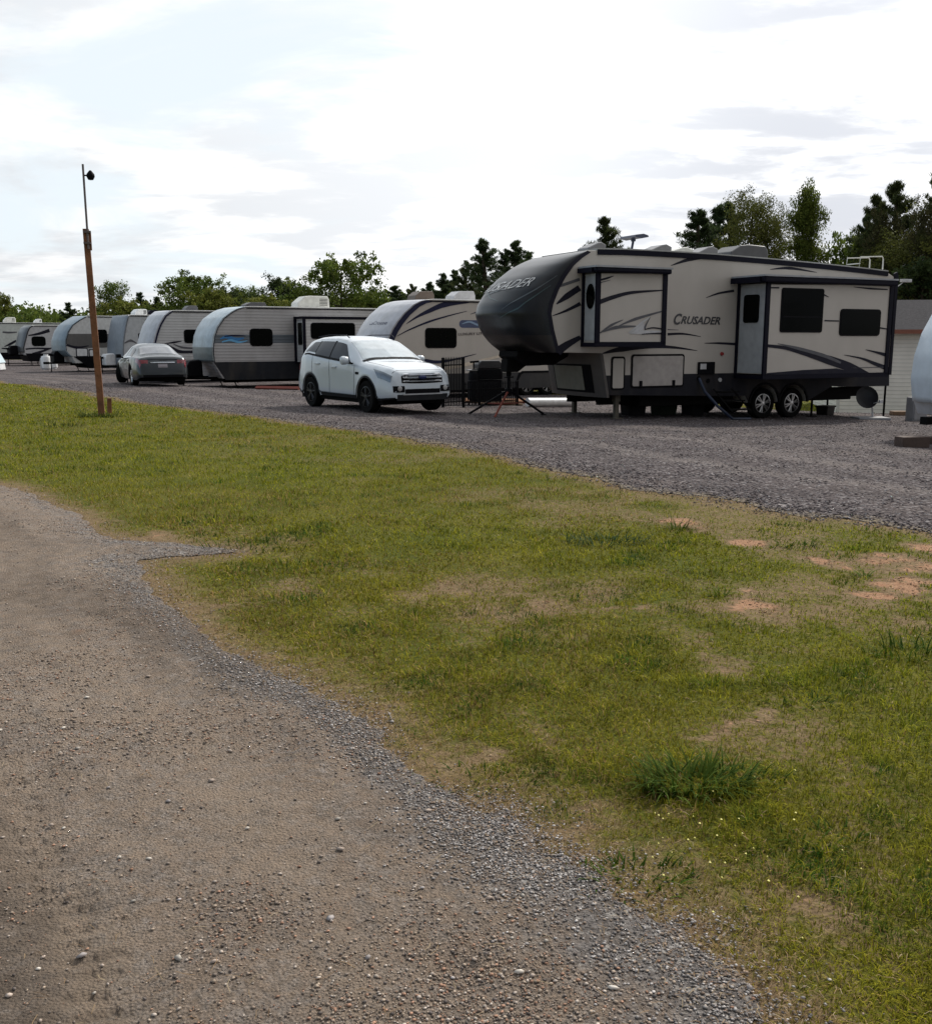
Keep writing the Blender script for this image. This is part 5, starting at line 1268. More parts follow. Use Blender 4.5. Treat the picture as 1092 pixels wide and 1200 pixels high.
belt('woodland', [(-160,352),(0,362),(18,361),(40,359),(60,362),(85,366),(112,368),(150,364),(240,350),(330,346),(450,343),(520,339),(620,336)], 120, 'far belt of green bushes and trees along the horizon', GR, 21)
belt('woodland', [(620,345),(760,340),(860,330),(960,320),(1092,320),(1300,300)], 66, 'dense green undergrowth behind the fifth wheel and mobile home', GR, 22)

# ================================================================== GROUND
def poly_w(px): return [gp(*p) for p in px]
lot_px = [(-420,430),(-200,437),(0,446.5),(60,454),(135,467),(220,479),(300,489),(360,497),(430,507),(520,521),(580,534),(640,548),(700,561),(760,573),(830,585),(900,597),(1000,611),(1092,626),(1300,662),(1700,740)]
LOT = poly_w(lot_px)+[(40,9),(60,30),(20,31.5),(9,32),(3,34.5),(-1,40),(-8,50),(-16,62),(-24,76),(-40,95),(-90,110),(-110,60)]
road_px = [(0,567),(60,594),(110,622),(150,634),(205,637),(240,642),(262,646.5),(205,651),(160,657),(172,676),(190,695),(232,735),(300,775),(375,814),(450,864),(505,897),(560,925),(610,965),(660,1000),(700,1030),(740,1070),(790,1110),(850,1160),(885,1200)]
ROAD = [(-34,20),(-20,15.5),(-12,12.8)]+poly_w(road_px)+[(.75,1.6),(1.3,.2),(2.2,-3),(4,-14),(-9,-14),(-8,-3),(-9,3),(-14,7),(-24,9.5),(-36,13)]
bare_px = [(700,735,120,26,.36),(900,722,140,20,.36),(590,690,80,12,.3),(980,740,110,14,.3),(1000,880,90,20,.22),(640,860,60,20,.22),(860,1060,60,30,.12),(300,700,60,14,.3),(420,780,60,14,.28),(815,617,26,3.2,1.),(876,637,22,4,.9),(985,655,30,4,.9),(1045,662,45,5,.8),(1000,695,36,6,1.),(1060,688,50,7,1.),(872,713,38,8,1.),(905,704,16,5,.8),(708,720,28,5,.9),(720,738,50,10,.35),(640,705,60,10,.4),(810,735,60,14,.3),(1090,640,50,6,.6),(120,590,14,4,.6),(180,628,20,3,.4),(330,640,40,8,.25),(858,850,16,4,.4),(990,910,16,5,.4),(905,1100,60,25,.2),(540,905,40,12,.5),(700,990,30,14,.5),(1060,720,60,10,.4),(560,680,50,12,.3),(460,700,40,14,.3),(850,770,60,14,.35),(780,890,40,10,.1),(780,985,40,20,.4)]
def sd_poly(x, y, P):
    P = np.array(P); n = len(P); d2 = np.full(x.shape, 1e9); ins = np.zeros(x.shape, bool)
    for i in range(n):
        a = P[i]; b = P[(i+1) % n]; e = b-a; t = np.clip(((x-a[0])*e[0]+(y-a[1])*e[1])/(e@e), 0, 1)
        d2 = np.minimum(d2, (x-a[0]-t*e[0])**2+(y-a[1]-t*e[1])**2)
        c = ((a[1] > y) != (b[1] > y)); xi = a[0]+(y-a[1])/(b[1]-a[1]+1e-12)*e[0]; ins ^= c & (x < xi)
    return np.where(ins, -1, 1)*np.sqrt(d2)
BARE = []
for (px, py, rx, ry, s) in bare_px:
    c = gp(px, py); a = gp(px+rx, py); b = gp(px, py+ry); BARE.append((c[0], c[1], abs(a[0]-c[0]), abs(b[1]-c[1])+.02, s))
def edge_noise(x, y): return (fbm(x*1.1, y*1.1, 3, 4)-.5)*.8+(fbm(x*6, y*6, 5, 3)-.5)*.30+(fbm(x*24, y*24, 6, 3)-.5)*.10
def f_lot(x, y): return sd_poly(x, y, LOT)+edge_noise(x, y)*.75
def f_road(x, y): return sd_poly(x, y, ROAD)+edge_noise(x+50, y)*.42
def f_bare(x, y):
    v = np.zeros(x.shape); nx = x+(fbm(x*2.2, y*2.2, 8)-.5)*.9; ny = y+(fbm(x*2.2, y*2.2, 9)-.5)*1.0
    for cx, cy, rx, ry, s in BARE: v = np.maximum(v, s*np.clip(1.45-.95*np.sqrt(((nx-cx)/rx)**2+((ny-cy)/ry)**2), 0, 1))
    n = fbm(x*3.5, y*3.5, 31, 4); v = v*np.clip(.35+2.2*(n-.35), 0, 1.2)
    return np.clip(v+np.clip((fbm(x*.8, y*.8, 41, 6)-.53)*2.2, 0, .32)*np.clip((x+7)/9, .25, 1), 0, 1)
def relief(x, y, sr):
    """wheel tracks and lumps of the dirt road (only inside it)"""
    ins = np.clip(-sr/.35, 0, 1)
    r = fbm(x*5, y*5, 60, 4)*.030+fbm(x*18, y*18, 61, 3)*.005+fbm(x*1.2, y*1.2, 62)*.03
    tr = 0; al = .6*x-.8*y; sw_ = sr+.25*(fbm(x*.5, y*.5, 63)-.5)
    for c, wd, am in ((1.35, .10, 1.), (1.72, .05, .8), (2.15, .12, 1.), (2.6, .06, .7), (3.1, .12, 1.)):      # wheel tracks follow the road edge
        w = np.exp(-((-sw_-c)/wd)**2); tr = tr+w*am*(.014+.006*np.sign(np.sin(al*78+(-sw_-c)*30))*(np.abs(y) < 9))
    return np.maximum(0, r*ins+.002-tr*ins*.9)
def polar(r0, r1, dr, a0, a1, da):
    rr = np.exp(np.arange(math.log(r0), math.log(r1), dr)); aa = np.arange(a0, a1+1e-6, da); return rr, aa
def rings():
    rr = np.concatenate([[.05, .4, .8, 1.2, 1.5], np.exp(np.arange(math.log(1.75), math.log(60), .0062)), np.exp(np.arange(math.log(60), math.log(2500), .05)), [2600]])
    aa = np.concatenate([np.radians(np.arange(-180, -42, 2.)), np.radians(np.arange(-42, 42, .15)), np.radians(np.arange(42, 180.01, 2.))])
    return rr, aa
rr, aa = rings(); RG, AG = np.meshgrid(rr, aa, indexing='ij'); GX = RG*np.sin(AG); GY_ = RG*np.cos(AG)
GZ = terrain(GX, GY_); far = np.clip((RG-150)/200, 0, 1); GZ = GZ*(1-far)-1.0*far
SR = f_road(GX, GY_); SL = f_lot(GX, GY_); BA = f_bare(GX, GY_)
fine = RG < 60
GZg = GZ+np.where(fine, (fbm(GX*.8, GY_*.8, 70)-.5)*.05*np.clip(np.minimum(SR, SL), 0, 1), 0)
def shape_idx(): return np.arange(GX.size).reshape(GX.shape)
idx = shape_idx(); Q = np.stack([idx[:-1, :-1], idx[1:, :-1], idx[1:, 1:], idx[:-1, 1:]], -1).reshape(-1, 4)[:, ::-1]

def nodes(m): return m.node_tree, m.node_tree.nodes['Principled BSDF']
class NT:
    def __init__(s, name):
        s.m = bpy.data.materials.new(name); s.m.use_nodes = True; s.nt = s.m.node_tree; s.b = s.nt.nodes['Principled BSDF']; s.b.inputs['Roughness'].default_value = .9; s.b.inputs['Specular IOR Level'].default_value = .06
        s.g = s.nt.nodes.new('ShaderNodeNewGeometry')
    def noise(s, sc, det=5, rough=.6, dist=0.):
        n = s.nt.nodes.new('ShaderNodeTexNoise'); n.inputs['Scale'].default_value = sc; n.inputs['Detail'].default_value = det; n.inputs['Roughness'].default_value = rough; n.inputs['Distortion'].default_value = dist
        s.nt.links.new(s.g.outputs['Position'], n.inputs['Vector']); return n.outputs['Fac']
    def voro(s, sc, out='Color', rnd=1.):
        n = s.nt.nodes.new('ShaderNodeTexVoronoi'); n.inputs['Scale'].default_value = sc; n.inputs['Randomness'].default_value = rnd; s.nt.links.new(s.g.outputs['Position'], n.inputs['Vector']); return n.outputs[out]
    def rng(s, x, a, b, c=0., d=1.):
        n = s.nt.nodes.new('ShaderNodeMapRange'); s.nt.links.new(x, n.inputs[0])
        for i, v in enumerate((a, b, c, d)): n.inputs[i+1].default_value = v
        return n.outputs[0]
    def mix(s, f, a, b):
        n = s.nt.nodes.new('ShaderNodeMix'); n.data_type = 'RGBA'
        for i, v in ((0, f), (6, a), (7, b)):
            if isinstance(v, (float, int)): n.inputs[i].default_value = v
            elif isinstance(v, tuple): n.inputs[i].default_value = (*v, 1)
            else: s.nt.links.new(v, n.inputs[i])
        return n.outputs[2]
    def math(s, op, a, b=None):
        n = s.nt.nodes.new('ShaderNodeMath'); n.operation = op
        for i, v in enumerate((a, b)):
            if v is None: continue
            if isinstance(v, (float, int)): n.inputs[i].default_value = v
            else: s.nt.links.new(v, n.inputs[i])
        return n.outputs[0]
    def attr(s, k): n = s.nt.nodes.new('ShaderNodeAttribute'); n.attribute_name = k; return n.outputs['Fac']
    def bw(s, c): n = s.nt.nodes.new('ShaderNodeRGBToBW'); s.nt.links.new(c, n.inputs[0]); return n.outputs[0]
    def out(s, c, h=None, st=.5, dist=.02):
        s.nt.links.new(c, s.b.inputs['Base Color'])
        if h is not None:
            b = s.nt.nodes.new('ShaderNodeBump'); b.inputs['Strength'].default_value = st; b.inputs['Distance'].default_value = dist; s.nt.links.new(h, b.inputs['Height']); s.nt.links.new(b.outputs[0], s.b.inputs['Normal'])
        return s.m
def gravel_col(N, sc, c0, c1, c2):
    v = N.bw(N.voro(sc)); g = N.mix(N.rng(v, .2, .8), c0, c1); return N.mix(N.rng(N.bw(N.voro(sc*.63)), .72, .8), g, c2)
# grassy soil
N = NT('grass_soil')
green = N.mix(N.rng(N.noise(1.1), .35, .65), (.08, .09, .012), (.14, .12, .018)); green = N.mix(N.rng(N.noise(38, 3), .35, .7), green, (.05, .06, .012))
brown = N.mix(N.rng(N.noise(9), .3, .7), (.15, .10, .055), (.20, .145, .08)); brown = N.mix(N.rng(N.noise(60, 3), .5, .75), brown, (.07, .05, .03))
clay = N.mix(N.rng(N.noise(14), .3, .7), (.30, .155, .09), (.36, .22, .135)); clay = N.mix(N.rng(N.noise(50, 6, .7), .45, .7), clay, (.18, .11, .065))
b_ = N.math('ADD', N.attr('bare'), N.rng(N.noise(22, 5), .3, .7, -.22, .22))
c = N.mix(N.rng(b_, .12, .42), green, brown); c = N.mix(N.rng(b_, .56, .80), c, clay)
e_ = N.math('ADD', N.attr('edge'), N.rng(N.noise(12, 5), .3, .7, -.3, .3)); c = N.mix(N.rng(e_, .35, .9), c, brown)
soilm = N.out(c, N.noise(55, 5), .7, .03)
# dirt road
N = NT('dirt_road')
d0 = N.mix(N.rng(N.noise(.9, 6), .35, .65), (.27, .20, .148), (.36, .275, .205)); d0 = N.mix(N.rng(N.noise(2.3, 6, .7), .52, .72), d0, (.19, .145, .115))
d0 = N.mix(N.rng(N.noise(4.1, 4), .66, .76, 0, .6), d0, (.36, .20, .12))
vv = N.bw(N.voro(70)); st = N.mix(N.rng(vv, .1, .9), (.13, .115, .10), (.37, .33, .30)); 
f1 = N.rng(N.noise(16, 6, .7), .42, .62, .15, .75)
c = N.mix(f1, d0, st); c = N.mix(N.rng(N.noise(120, 4, .8), .45, .62, 0, .6), c, (.10, .08, .065)); c = N.mix(N.rng(N.noise(150, 3, .8), .60, .70, 0, .7), c, (.42, .37, .32))
gv = gravel_col(N, 110, (.11, .10, .095), (.27, .245, .23), (.40, .375, .35))
c = N.mix(N.rng(N.math('ADD', N.attr('gravelly'), N.rng(N.noise(7, 6), .3, .7, -.35, .35)), .3, .8), c, gv)
c = N.mix(N.math('MULTIPLY', N.math('ADD', N.attr('worn'), N.rng(N.noise(11, 6, .7), .35, .65, -.40, .40)), .62), c, (.105, .083, .066))
c = N.mix(N.math('MULTIPLY', N.attr('rut'), N.rng(N.noise(6, 6, .7), .35, .6, .1, .6)), c, (.31, .24, .18))
c = N.mix(N.rng(N.noise(75, 5, .85), .60, .66, 0, .75), c, (.055, .045, .038))
c = N.mix(N.rng(N.noise(5, 7, .75), .62, .78, 0, .5), c, (.08, .07, .06))
hh = N.math('ADD', N.math('MULTIPLY', N.noise(70, 8, .8), .9), N.math('MULTIPLY', N.rng(N.voro(110, 'Distance'), 0, .7, 1, 0), .5))
roadm = N.out(c, hh, 1., .02)
# gravel lot
N = NT('lot_gravel')
gv = gravel_col(N, 42, (.055, .044, .045), (.13, .112, .112), (.24, .22, .22)); gv = N.mix(N.rng(N.noise(1.2, 6), .4, .7, 0, .55), gv, (.06, .052, .053)); gv = N.mix(N.rng(N.noise(.5, 5), .5, .7, 0, .4), gv, (.15, .12, .105))
gv = N.mix(N.math('MULTIPLY', N.math('ADD', N.attr('track'), N.rng(N.noise(3, 6), .35, .65, -.5, .2)), .6), gv, (.19, .165, .155)); gv = N.mix(N.rng(N.math('ADD', N.attr('edge'), N.rng(N.noise(9, 5), .3, .7, -.3, .3)), .3, 1.), gv, (.19, .155, .11))
hh = N.math('ADD', N.rng(N.voro(22, 'Distance'), 0, .7, 1, 0), N.noise(6, 6))
lotm = N.out(gv, hh, .9, .05)

edge_attr = np.clip(1-np.minimum(SR/.55, SL/.6), 0, 1)
o = np_mesh('ground', np.stack([GX, GY_, GZg-.012*np.clip(-np.minimum(SR, SL)/.1, 0, 1)], -1).reshape(-1, 3), Q, soilm, None, None, True, {'bare': BA.ravel(), 'edge': edge_attr.ravel()}); tag(o, 'grassy ground with patches of bare red clay', kind='structure')

def clipped(name, S, Z, mtl, extra, label):
    s = S.ravel(); inside = s < 0; qi = inside[Q]; full = qi.all(1); part = qi.any(1) & ~full
    X, Y, Zf = GX.ravel(), GY_.ravel(), Z.ravel(); V = list(zip(X, Y, Zf))
    base = np.stack([X, Y, Zf], 1); ex = {k: v.ravel() for k, v in extra.items()}
    newV = []; newE = {k: [] for k in ex}; cache = {}; tris = []; n0 = len(X)
    def cutp(a, b):
        k = (min(a, b), max(a, b))
        if k in cache: return cache[k]
        t = s[a]/(s[a]-s[b]); newV.append(base[a]+(base[b]-base[a])*t)
        for kk in ex: newE[kk].append(ex[kk][a]+(ex[kk][b]-ex[kk][a])*t)
        cache[k] = n0+len(newV)-1; return cache[k]
    for q in Q[part]:
        P = []
        for i in range(4):
            a, b = int(q[i]), int(q[(i+1) % 4])
            if s[a] < 0: P.append(a)
            if (s[a] < 0) != (s[b] < 0): P.append(cutp(a, b))
        for i in range(1, len(P)-1): tris.append((P[0], P[i], P[i+1]))
    allV = np.concatenate([base, np.array(newV).reshape(-1, 3)]); q = Q[full]
    T = np.concatenate([q[:, [0, 1, 2]], q[:, [0, 2, 3]], np.array(tris, int).reshape(-1, 3)])
    used = np.unique(T); mp = -np.ones(len(allV), int); mp[used] = np.arange(len(used))
    exo = {k: np.concatenate([ex[k], np.array(newE[k])])[used] for k in ex}
    o = np_mesh(name, allV[used], mp[T], mtl, None, None, True, exo); return tag(o, label, kind='structure')
AL = .6*GX-.8*GY_
grv = np.clip(np.exp(-((-SR-.11)/.17)**2)*.9+np.exp(-((-SR-3.2)/.35)**2)*.4, 0, 1)*np.clip(1.1-np.abs(GX+.1)/7, .1, 1)*np.clip(.35+1.3*fbm(GX*1.3, GY_*1.3, 141), 0, 1)
WORN = np.clip((fbm(SR*2.0+.5*fbm(GX*1.2, GY_*1.2, 77), AL*.28, 76, 5)-.45)*5., 0, 1)
_s = SR+.25*(fbm(GX*.5, GY_*.5, 63)-.5); RUT = np.clip(sum(np.exp(-((-_s-c_)/w_)**2)*a_ for c_, w_, a_ in ((.75, .14, .8), (1.35, .11, 1.), (1.72, .06, .8), (2.15, .13, 1.), (2.6, .07, .7), (3.1, .13, 1.))), 0, 1)*np.clip(.3+1.2*fbm(GX*.6, GY_*.6, 64), 0, 1)
clipped('dirt_road', SR, GZ+.003+np.where(fine, relief(GX, GY_, SR), .0), roadm, {'gravelly': grv, 'worn': WORN, 'rut': RUT}, 'brown dirt and gravel track with tyre marks')
TRK = np.clip(np.exp(-((-SL-2.2-.5*(fbm(GX*.3, GY_*.3, 99)-.5))/.35)**2)+np.exp(-((-SL-3.9-.5*(fbm(GX*.3, GY_*.3, 99)-.5))/.35)**2)+.7*np.exp(-((-SL-6.2)/.5)**2), 0, 1)
clipped('gravel_lot', SL, GZ+.003+np.where(fine & (SL < 0), fbm(GX*3, GY_*3, 80)*.012*np.clip(-SL, 0, 1), 0), lotm, {'edge': np.clip(1+SL/.35, 0, 1), 'track': TRK}, 'grey gravel parking lot')

# ---- blades, stones and straw, sampled with a density that falls with distance from the walkway
def sample(n, r0, r1, amax=48):
    r = np.exp(rng.random(n)*(math.log(r1)-math.log(r0))+math.log(r0)); a = np.radians((rng.random(n)*2-1)*amax); return r*np.sin(a), r*np.cos(a), r
def blades(n, r0, r1, seg2, name, label):
    x, y, r = sample(n, r0, r1); sr = f_road(x, y); sl = f_lot(x, y); ba = f_bare(x, y); e = np.minimum(sr, sl)
    n1 = fbm(x*.7, y*.7, 90, 4); n2 = fbm(x*3.2, y*3.2, 91, 3); n3 = fbm(x*.25, y*.25, 93, 3)
    keep = (rng.random(len(x)) < np.clip(1.12-1.75*ba, 0.02, 1)) & (e > -.05) & (rng.random(len(x)) < np.clip(.12+e*2.2, 0, 1)) & (rng.random(len(x)) < .35+1.1*n2)
    x, y, r, ba, e, n1, n2, n3 = (q[keep] for q in (x, y, r, ba, e, n1, n2, n3)); N_ = len(x); z = terrain(x, y)+(fbm(x*.8, y*.8, 70)-.5)*.05*np.clip(e, 0, 1)-.004
    n4 = fbm(x*7, y*7, 97, 2); tuft = np.clip((n2-.48)*4, 0, 1)*np.clip((n4-.35)*3, .2, 1.4); ln = (.018+.030*rng.random(N_)+.050*tuft*rng.random(N_))*(1-.5*np.clip(ba*1.5, 0, 1))*np.clip(.55+e, .5, 1)*(1+np.clip(r/30, 0, .8)*.5)
    wd = np.maximum(.0028, r*.00085)*(.7+.6*rng.random(N_)); az = rng.random(N_)*2*pi; tilt = np.radians(20+55*rng.random(N_)); dx, dy = np.cos(az), np.sin(az)
    px, py = -np.sin(az), np.cos(az); h = ln*np.cos(tilt); o = ln*np.sin(tilt)
    # colours: dry straw share grows near the edges and bare spots
    dry = np.clip(.10+.8*ba+.75*np.exp(-np.clip(e, 0, 9)/.22)+(n1-.5)*1.2, .03, .95); isdry = rng.random(N_) < dry*.75
    g0 = np.array((.085, .122, .007)); g1 = np.array((.30, .28, .018)); gd = np.array((.03, .075, .008)); s0 = np.array((.20, .125, .045)); s1 = np.array((.31, .225, .09)); ol = np.array((.20, .155, .018))
    t = rng.random(N_)[:, None]; k = np.clip((n3-.35)*3, 0, 1)[:, None]; c = g0*(1-t)+g1*t; c = c*(1-.45*k)+ol*.45*k; dk = (np.clip((n2-.58)*5, 0, 1)*(rng.random(N_) < .6))[:, None]; c = c*(1-dk)+gd*dk
    c = np.where(isdry[:, None], s0*(1-t)+s1*t, c)*((.55+.95*rng.random(N_)**1.5)*np.clip(.62+.8*n4, .6, 1.3))[:, None]
    L = lambda fx, fz, w: (np.stack([x+dx*o*fx-px*wd*w, y+dy*o*fx-py*wd*w, z+h*fz], 1), np.stack([x+dx*o*fx+px*wd*w, y+dy*o*fx+py*wd*w, z+h*fz], 1))
    a, b = L(0, 0, .5); tip = np.stack([x+dx*o, y+dy*o, z+h*(.8 if seg2 else 1)], 1)
    if seg2:
        c1, d1 = L(.4, .62, .42); V = np.stack([a, b, c1, d1, tip], 1).reshape(-1, 3); i = (np.arange(N_)*5)[:, None]
        Fc = np.concatenate([i+np.array([[0, 1, 3]]), i+np.array([[0, 3, 2]]), i+np.array([[2, 3, 4]])]); cc = np.repeat(c, 5, 0)
    else:
        V = np.stack([a, b, tip], 1).reshape(-1, 3); Fc = np.arange(3*N_).reshape(-1, 3); cc = np.repeat(c, 3, 0)
    o = np_mesh(name, V, Fc, bladem, cc); return tag(o, label, 'grass', kind='stuff')
blades(460000, 1.9, 9., True, 'grass', 'short mown grass in front of the camera, green with straw')
blades(540000, 9., 46., False, 'grass', 'short mown grass between the track and the lot')

def scatter_stones(n, r0, r1, cond, name, label, smin, smax, cols, grow=.0011, zoff=0., powr=3.):
    x, y, r = sample(n, r0, r1); p = cond(x, y); keep = rng.random(len(x)) < p; x, y, r = x[keep], y[keep], r[keep]; N_ = len(x)
    s = (smin+(smax-smin)*rng.random(N_)**powr)+r*grow*rng.random(N_); sr = f_road(x, y)
    z = terrain(x, y)+.004+np.where(sr < 0, relief(x, y, sr), 0)+s*.15+zoff
    base = np.array([(1,0,0),(.45,.85,0),(-.6,.75,0),(-1,-.1,0),(-.4,-.9,0),(.6,-.8,0),(.1,.1,.75),(0,0,-.5)]); fc = []
    for i in range(6): j = (i+1) % 6; fc += [(i, j, 6), (j, i, 7)]
    jit = 1+.35*(rng.random((N_, 8, 1))-.5); a = rng.random(N_)*2*pi; el = .6+.4*rng.random(N_); B = base[None]*jit*s[:, None, None]*.5
    B[:, :, 1] *= el[:, None]; B[:, :, 2] *= (.35+.5*rng.random(N_))[:, None]; X = B[:, :, 0]*np.cos(a)[:, None]-B[:, :, 1]*np.sin(a)[:, None]; Y = B[:, :, 0]*np.sin(a)[:, None]+B[:, :, 1]*np.cos(a)[:, None]
    V = np.stack([X+x[:, None], Y+y[:, None], B[:, :, 2]+z[:, None]], -1).reshape(-1, 3)
    Fc = (np.arange(N_)[:, None, None]*8+np.array(fc)[None]).reshape(-1, 3); C = np.array(cols)[rng.integers(0, len(cols), N_)]*(.7+.6*rng.random(N_))[:, None]
    o = np_mesh(name, V, Fc, stonem, np.repeat(C, 8, 0)); return tag(o, label, 'gravel', kind='stuff')
warm = [(.27,.21,.165),(.34,.27,.21),(.20,.165,.14),(.13,.11,.10),(.42,.36,.31),(.33,.20,.14)]; cool = [(.24,.22,.205),(.32,.295,.28),(.13,.12,.115),(.45,.42,.40),(.19,.17,.16),(.29,.22,.17)]
def c_road(x, y): s = f_road(x, y); return np.where(s < .02, np.clip((fbm(x*1.6, y*1.6, 55, 4)-.42)*4, .05, .9), 0)
def c_edge(x, y): s = f_road(x, y); return np.clip(np.exp(-((s+.08)/.17)**2), 0, 1)*np.clip((fbm(x*1.4, y*1.4, 57, 4)-.30)*2.6, .04, .9)*np.clip(1.1-np.abs(x+.1)/7, .08, 1)
scatter_stones(330000, 1.7, 14, c_road, 'gravel', 'small stones strewn over the brown dirt track', .003, .013, warm, powr=4.)
scatter_stones(700000, 1.7, 13, c_edge, 'gravel', 'grey crushed stone along the edge of the dirt track', .004, .012, cool, powr=2.)
scatter_stones(1300, 1.9, 14, lambda x, y: (f_road(x, y) < 0)*.35, 'gravel', 'larger pale pebbles on the dirt track', .012, .030, [(.46,.42,.37),(.40,.33,.28),(.34,.31,.30)], powr=2.)
scatter_stones(340000, 7, 42, lambda x, y: np.clip(.75-f_lot(x, y)*2.5, 0, .75), 'gravel', 'grey stones of the gravel lot', .010, .034, [(.10,.085,.087),(.14,.12,.122),(.05,.043,.045),(.24,.225,.225),(.07,.06,.062)], grow=.0009)
scatter_stones(160000, 3, 16, lambda x, y: np.clip((f_bare(x, y)-.42)*3, 0, .8)*(f_road(x, y) > 0)*(f_lot(x, y) > 0), 'gravel', 'crumbs of red clay on the bare patches', .004, .018, [(.30,.17,.10),(.36,.22,.14),(.20,.11,.07),(.15,.09,.06),(.42,.30,.21)])
# straw at the edges
def straw(n, r0, r1, cond, name, label, ln0, ln1, cols):
    x, y, r = sample(n, r0, r1); keep = rng.random(len(x)) < cond(x, y); x, y, r = x[keep], y[keep], r[keep]; N_ = len(x)
    sr = f_road(x, y); z = terrain(x, y)+.008+np.where(sr < 0, relief(x, y, sr), .004)+rng.random(N_)*.01; a = rng.random(N_)*2*pi; l = ln0+(ln1-ln0)*rng.random(N_); w = np.maximum(.0008, r*.00028)
    dx, dy = np.cos(a)*l/2, np.sin(a)*l/2; px, py = -np.sin(a)*w, np.cos(a)*w; b = (rng.random(N_)-.5)*l*.4; up = rng.random(N_)*.012; mx, my = x-np.sin(a)*b, y+np.cos(a)*b
    V = np.stack([np.stack([x-dx-px, y-dy-py, z], 1), np.stack([x-dx+px, y-dy+py, z], 1), np.stack([mx-px, my-py, z+up], 1), np.stack([mx+px, my+py, z+up], 1), np.stack([x+dx-px, y+dy-py, z+up*.3], 1), np.stack([x+dx+px, y+dy+py, z+up*.3], 1)], 1).reshape(-1, 3)
    i = (np.arange(N_)*6)[:, None]; Fc = np.concatenate([i+np.array([[0, 1, 3, 2]]), i+np.array([[2, 3, 5, 4]])]); C = np.array(cols)[rng.integers(0, len(cols), N_)]*(.7+.6*rng.random(N_))[:, None]
    o = np_mesh(name, V, Fc, bladem, np.repeat(C, 6, 0)); return tag(o, label, 'straw', kind='stuff')
sc = [(.30,.21,.12),(.24,.16,.09),(.17,.11,.065),(.34,.27,.17),(.12,.08,.05)]
straw(80000, 1.8, 18, lambda x, y: np.exp(-((f_road(x, y)-.06)/.17)**2)*.8, 'straw', 'dry straw and dead grass along the track edge', .010, .034, sc)
straw(50000, 1.8, 14, lambda x, y: (f_road(x, y) > .1)*(f_lot(x, y) > 0)*(.12+.6*f_bare(x, y)), 'straw', 'dead stems lying through the grass', .012, .038, sc)
straw(2500, 1.9, 8, lambda x, y: (f_road(x, y) < -.1)*.4, 'straw', 'stray stems on the dirt track', .02, .06, sc)

# weed tufts: things of their own
def tuft(px, py, n, ln, spread, col0, col1, label, name='grass_tuft', w=.008):
    q = gp(px, py); z = tz(*q); rg = np.random.default_rng(int(px*7+py)); V = []; Fc = []; C = []
    for i in range(n):
        a = rg.random()*2*pi; rr_ = spread*sqrt(rg.random()); x0, y0 = rr_*cos(a)*1.5, rr_*sin(a)*.8; az = a+rg.normal()*.7; l = ln*(.5+.7*rg.random()); t0 = R(10+45*rg.random()); K = 5; base = len(V); p = np.array([x0, y0, -.01]); c = np.array(col0)+(np.array(col1)-np.array(col0))*rg.random()
        for k in range(K):
            t = t0+R(18)*k; ww = w*(1-(k/(K-1))**1.5)*.5+.0004; V.append(p+np.array([-sin(az), cos(az), 0])*ww); V.append(p-np.array([-sin(az), cos(az), 0])*ww); C += [c, c]
            p = p+np.array([cos(az)*sin(t), sin(az)*sin(t), cos(t)])*l/(K-1)
            if k < K-1: b = base+2*k; Fc.append((b, b+1, b+3, b+2))
    o = np_mesh(name, np.array(V), np.array(Fc), bladem, np.array(C)); o.location = (q[0], q[1], z); return tag(o, label, 'grass tuft', 'weed tufts in the mown grass')
dg0, dg1 = (.020, .045, .005), (.06, .10, .012); bl = (.09, .13, .02)
tuft(812,922,300,.15,.13,dg0,bl,'largest dark green grass tuft, in the lower right of the lawn'); tuft(868,918,130,.08,.12,dg0,dg1,'low dark green tuft touching the right side of the largest tuft')
tuft(712,636,150,.14,.22,(.015,.04,.018),(.06,.10,.05),'dark blue green tuft on the upper lawn, left of the bare clay patches')
tuft(930,641,60,.12,.12,dg0,bl,'small tuft between the second and third clay patches'); tuft(843,700,26,.13,.04,dg1,bl,'thin pale tuft just above the middle clay patch')
tuft(1012,676,24,.14,.04,dg1,bl,'thin pale tuft in front of the right clay patches'); tuft(795,620,40,.16,.08,dg0,bl,'upright tuft left of the topmost clay patch')
tuft(1065,765,80,.12,.16,dg0,dg1,'green tuft by the right edge of the lawn'); tuft(300,640,120,.11,.32,dg0,dg1,'bluish green weeds at the tip of the gravel spur'); tuft(370,665,70,.10,.25,dg0,dg1,'weed patch right of the gravel spur')
tuft(118,489,160,.28,.30,(.02,.045,.012),(.08,.10,.02),'long uncut grass around the foot of the leaning post', w=.012); tuft(72,499,60,.16,.28,(.02,.045,.012),(.07,.08,.02),'dark blades standing in for the shadow left of the leaning post', w=.012)  # second tuft paints the post's cast shadow as dark blades
tuft(740,1030,120,.06,.14,dg0,dg1,'fresh green tuft at the gravel edge near the lower middle'); tuft(960,985,60,.07,.1,dg0,dg1,'short green tuft right of the yellow weeds'); tuft(935,825,50,.08,.1,dg0,dg1,'small green tuft above the largest tuft')
tuft(565,915,90,.055,.16,dg0,dg1,'low green tuft where the gravel edge bends')
for i, (px, py) in enumerate(((1290, 470),)): pass
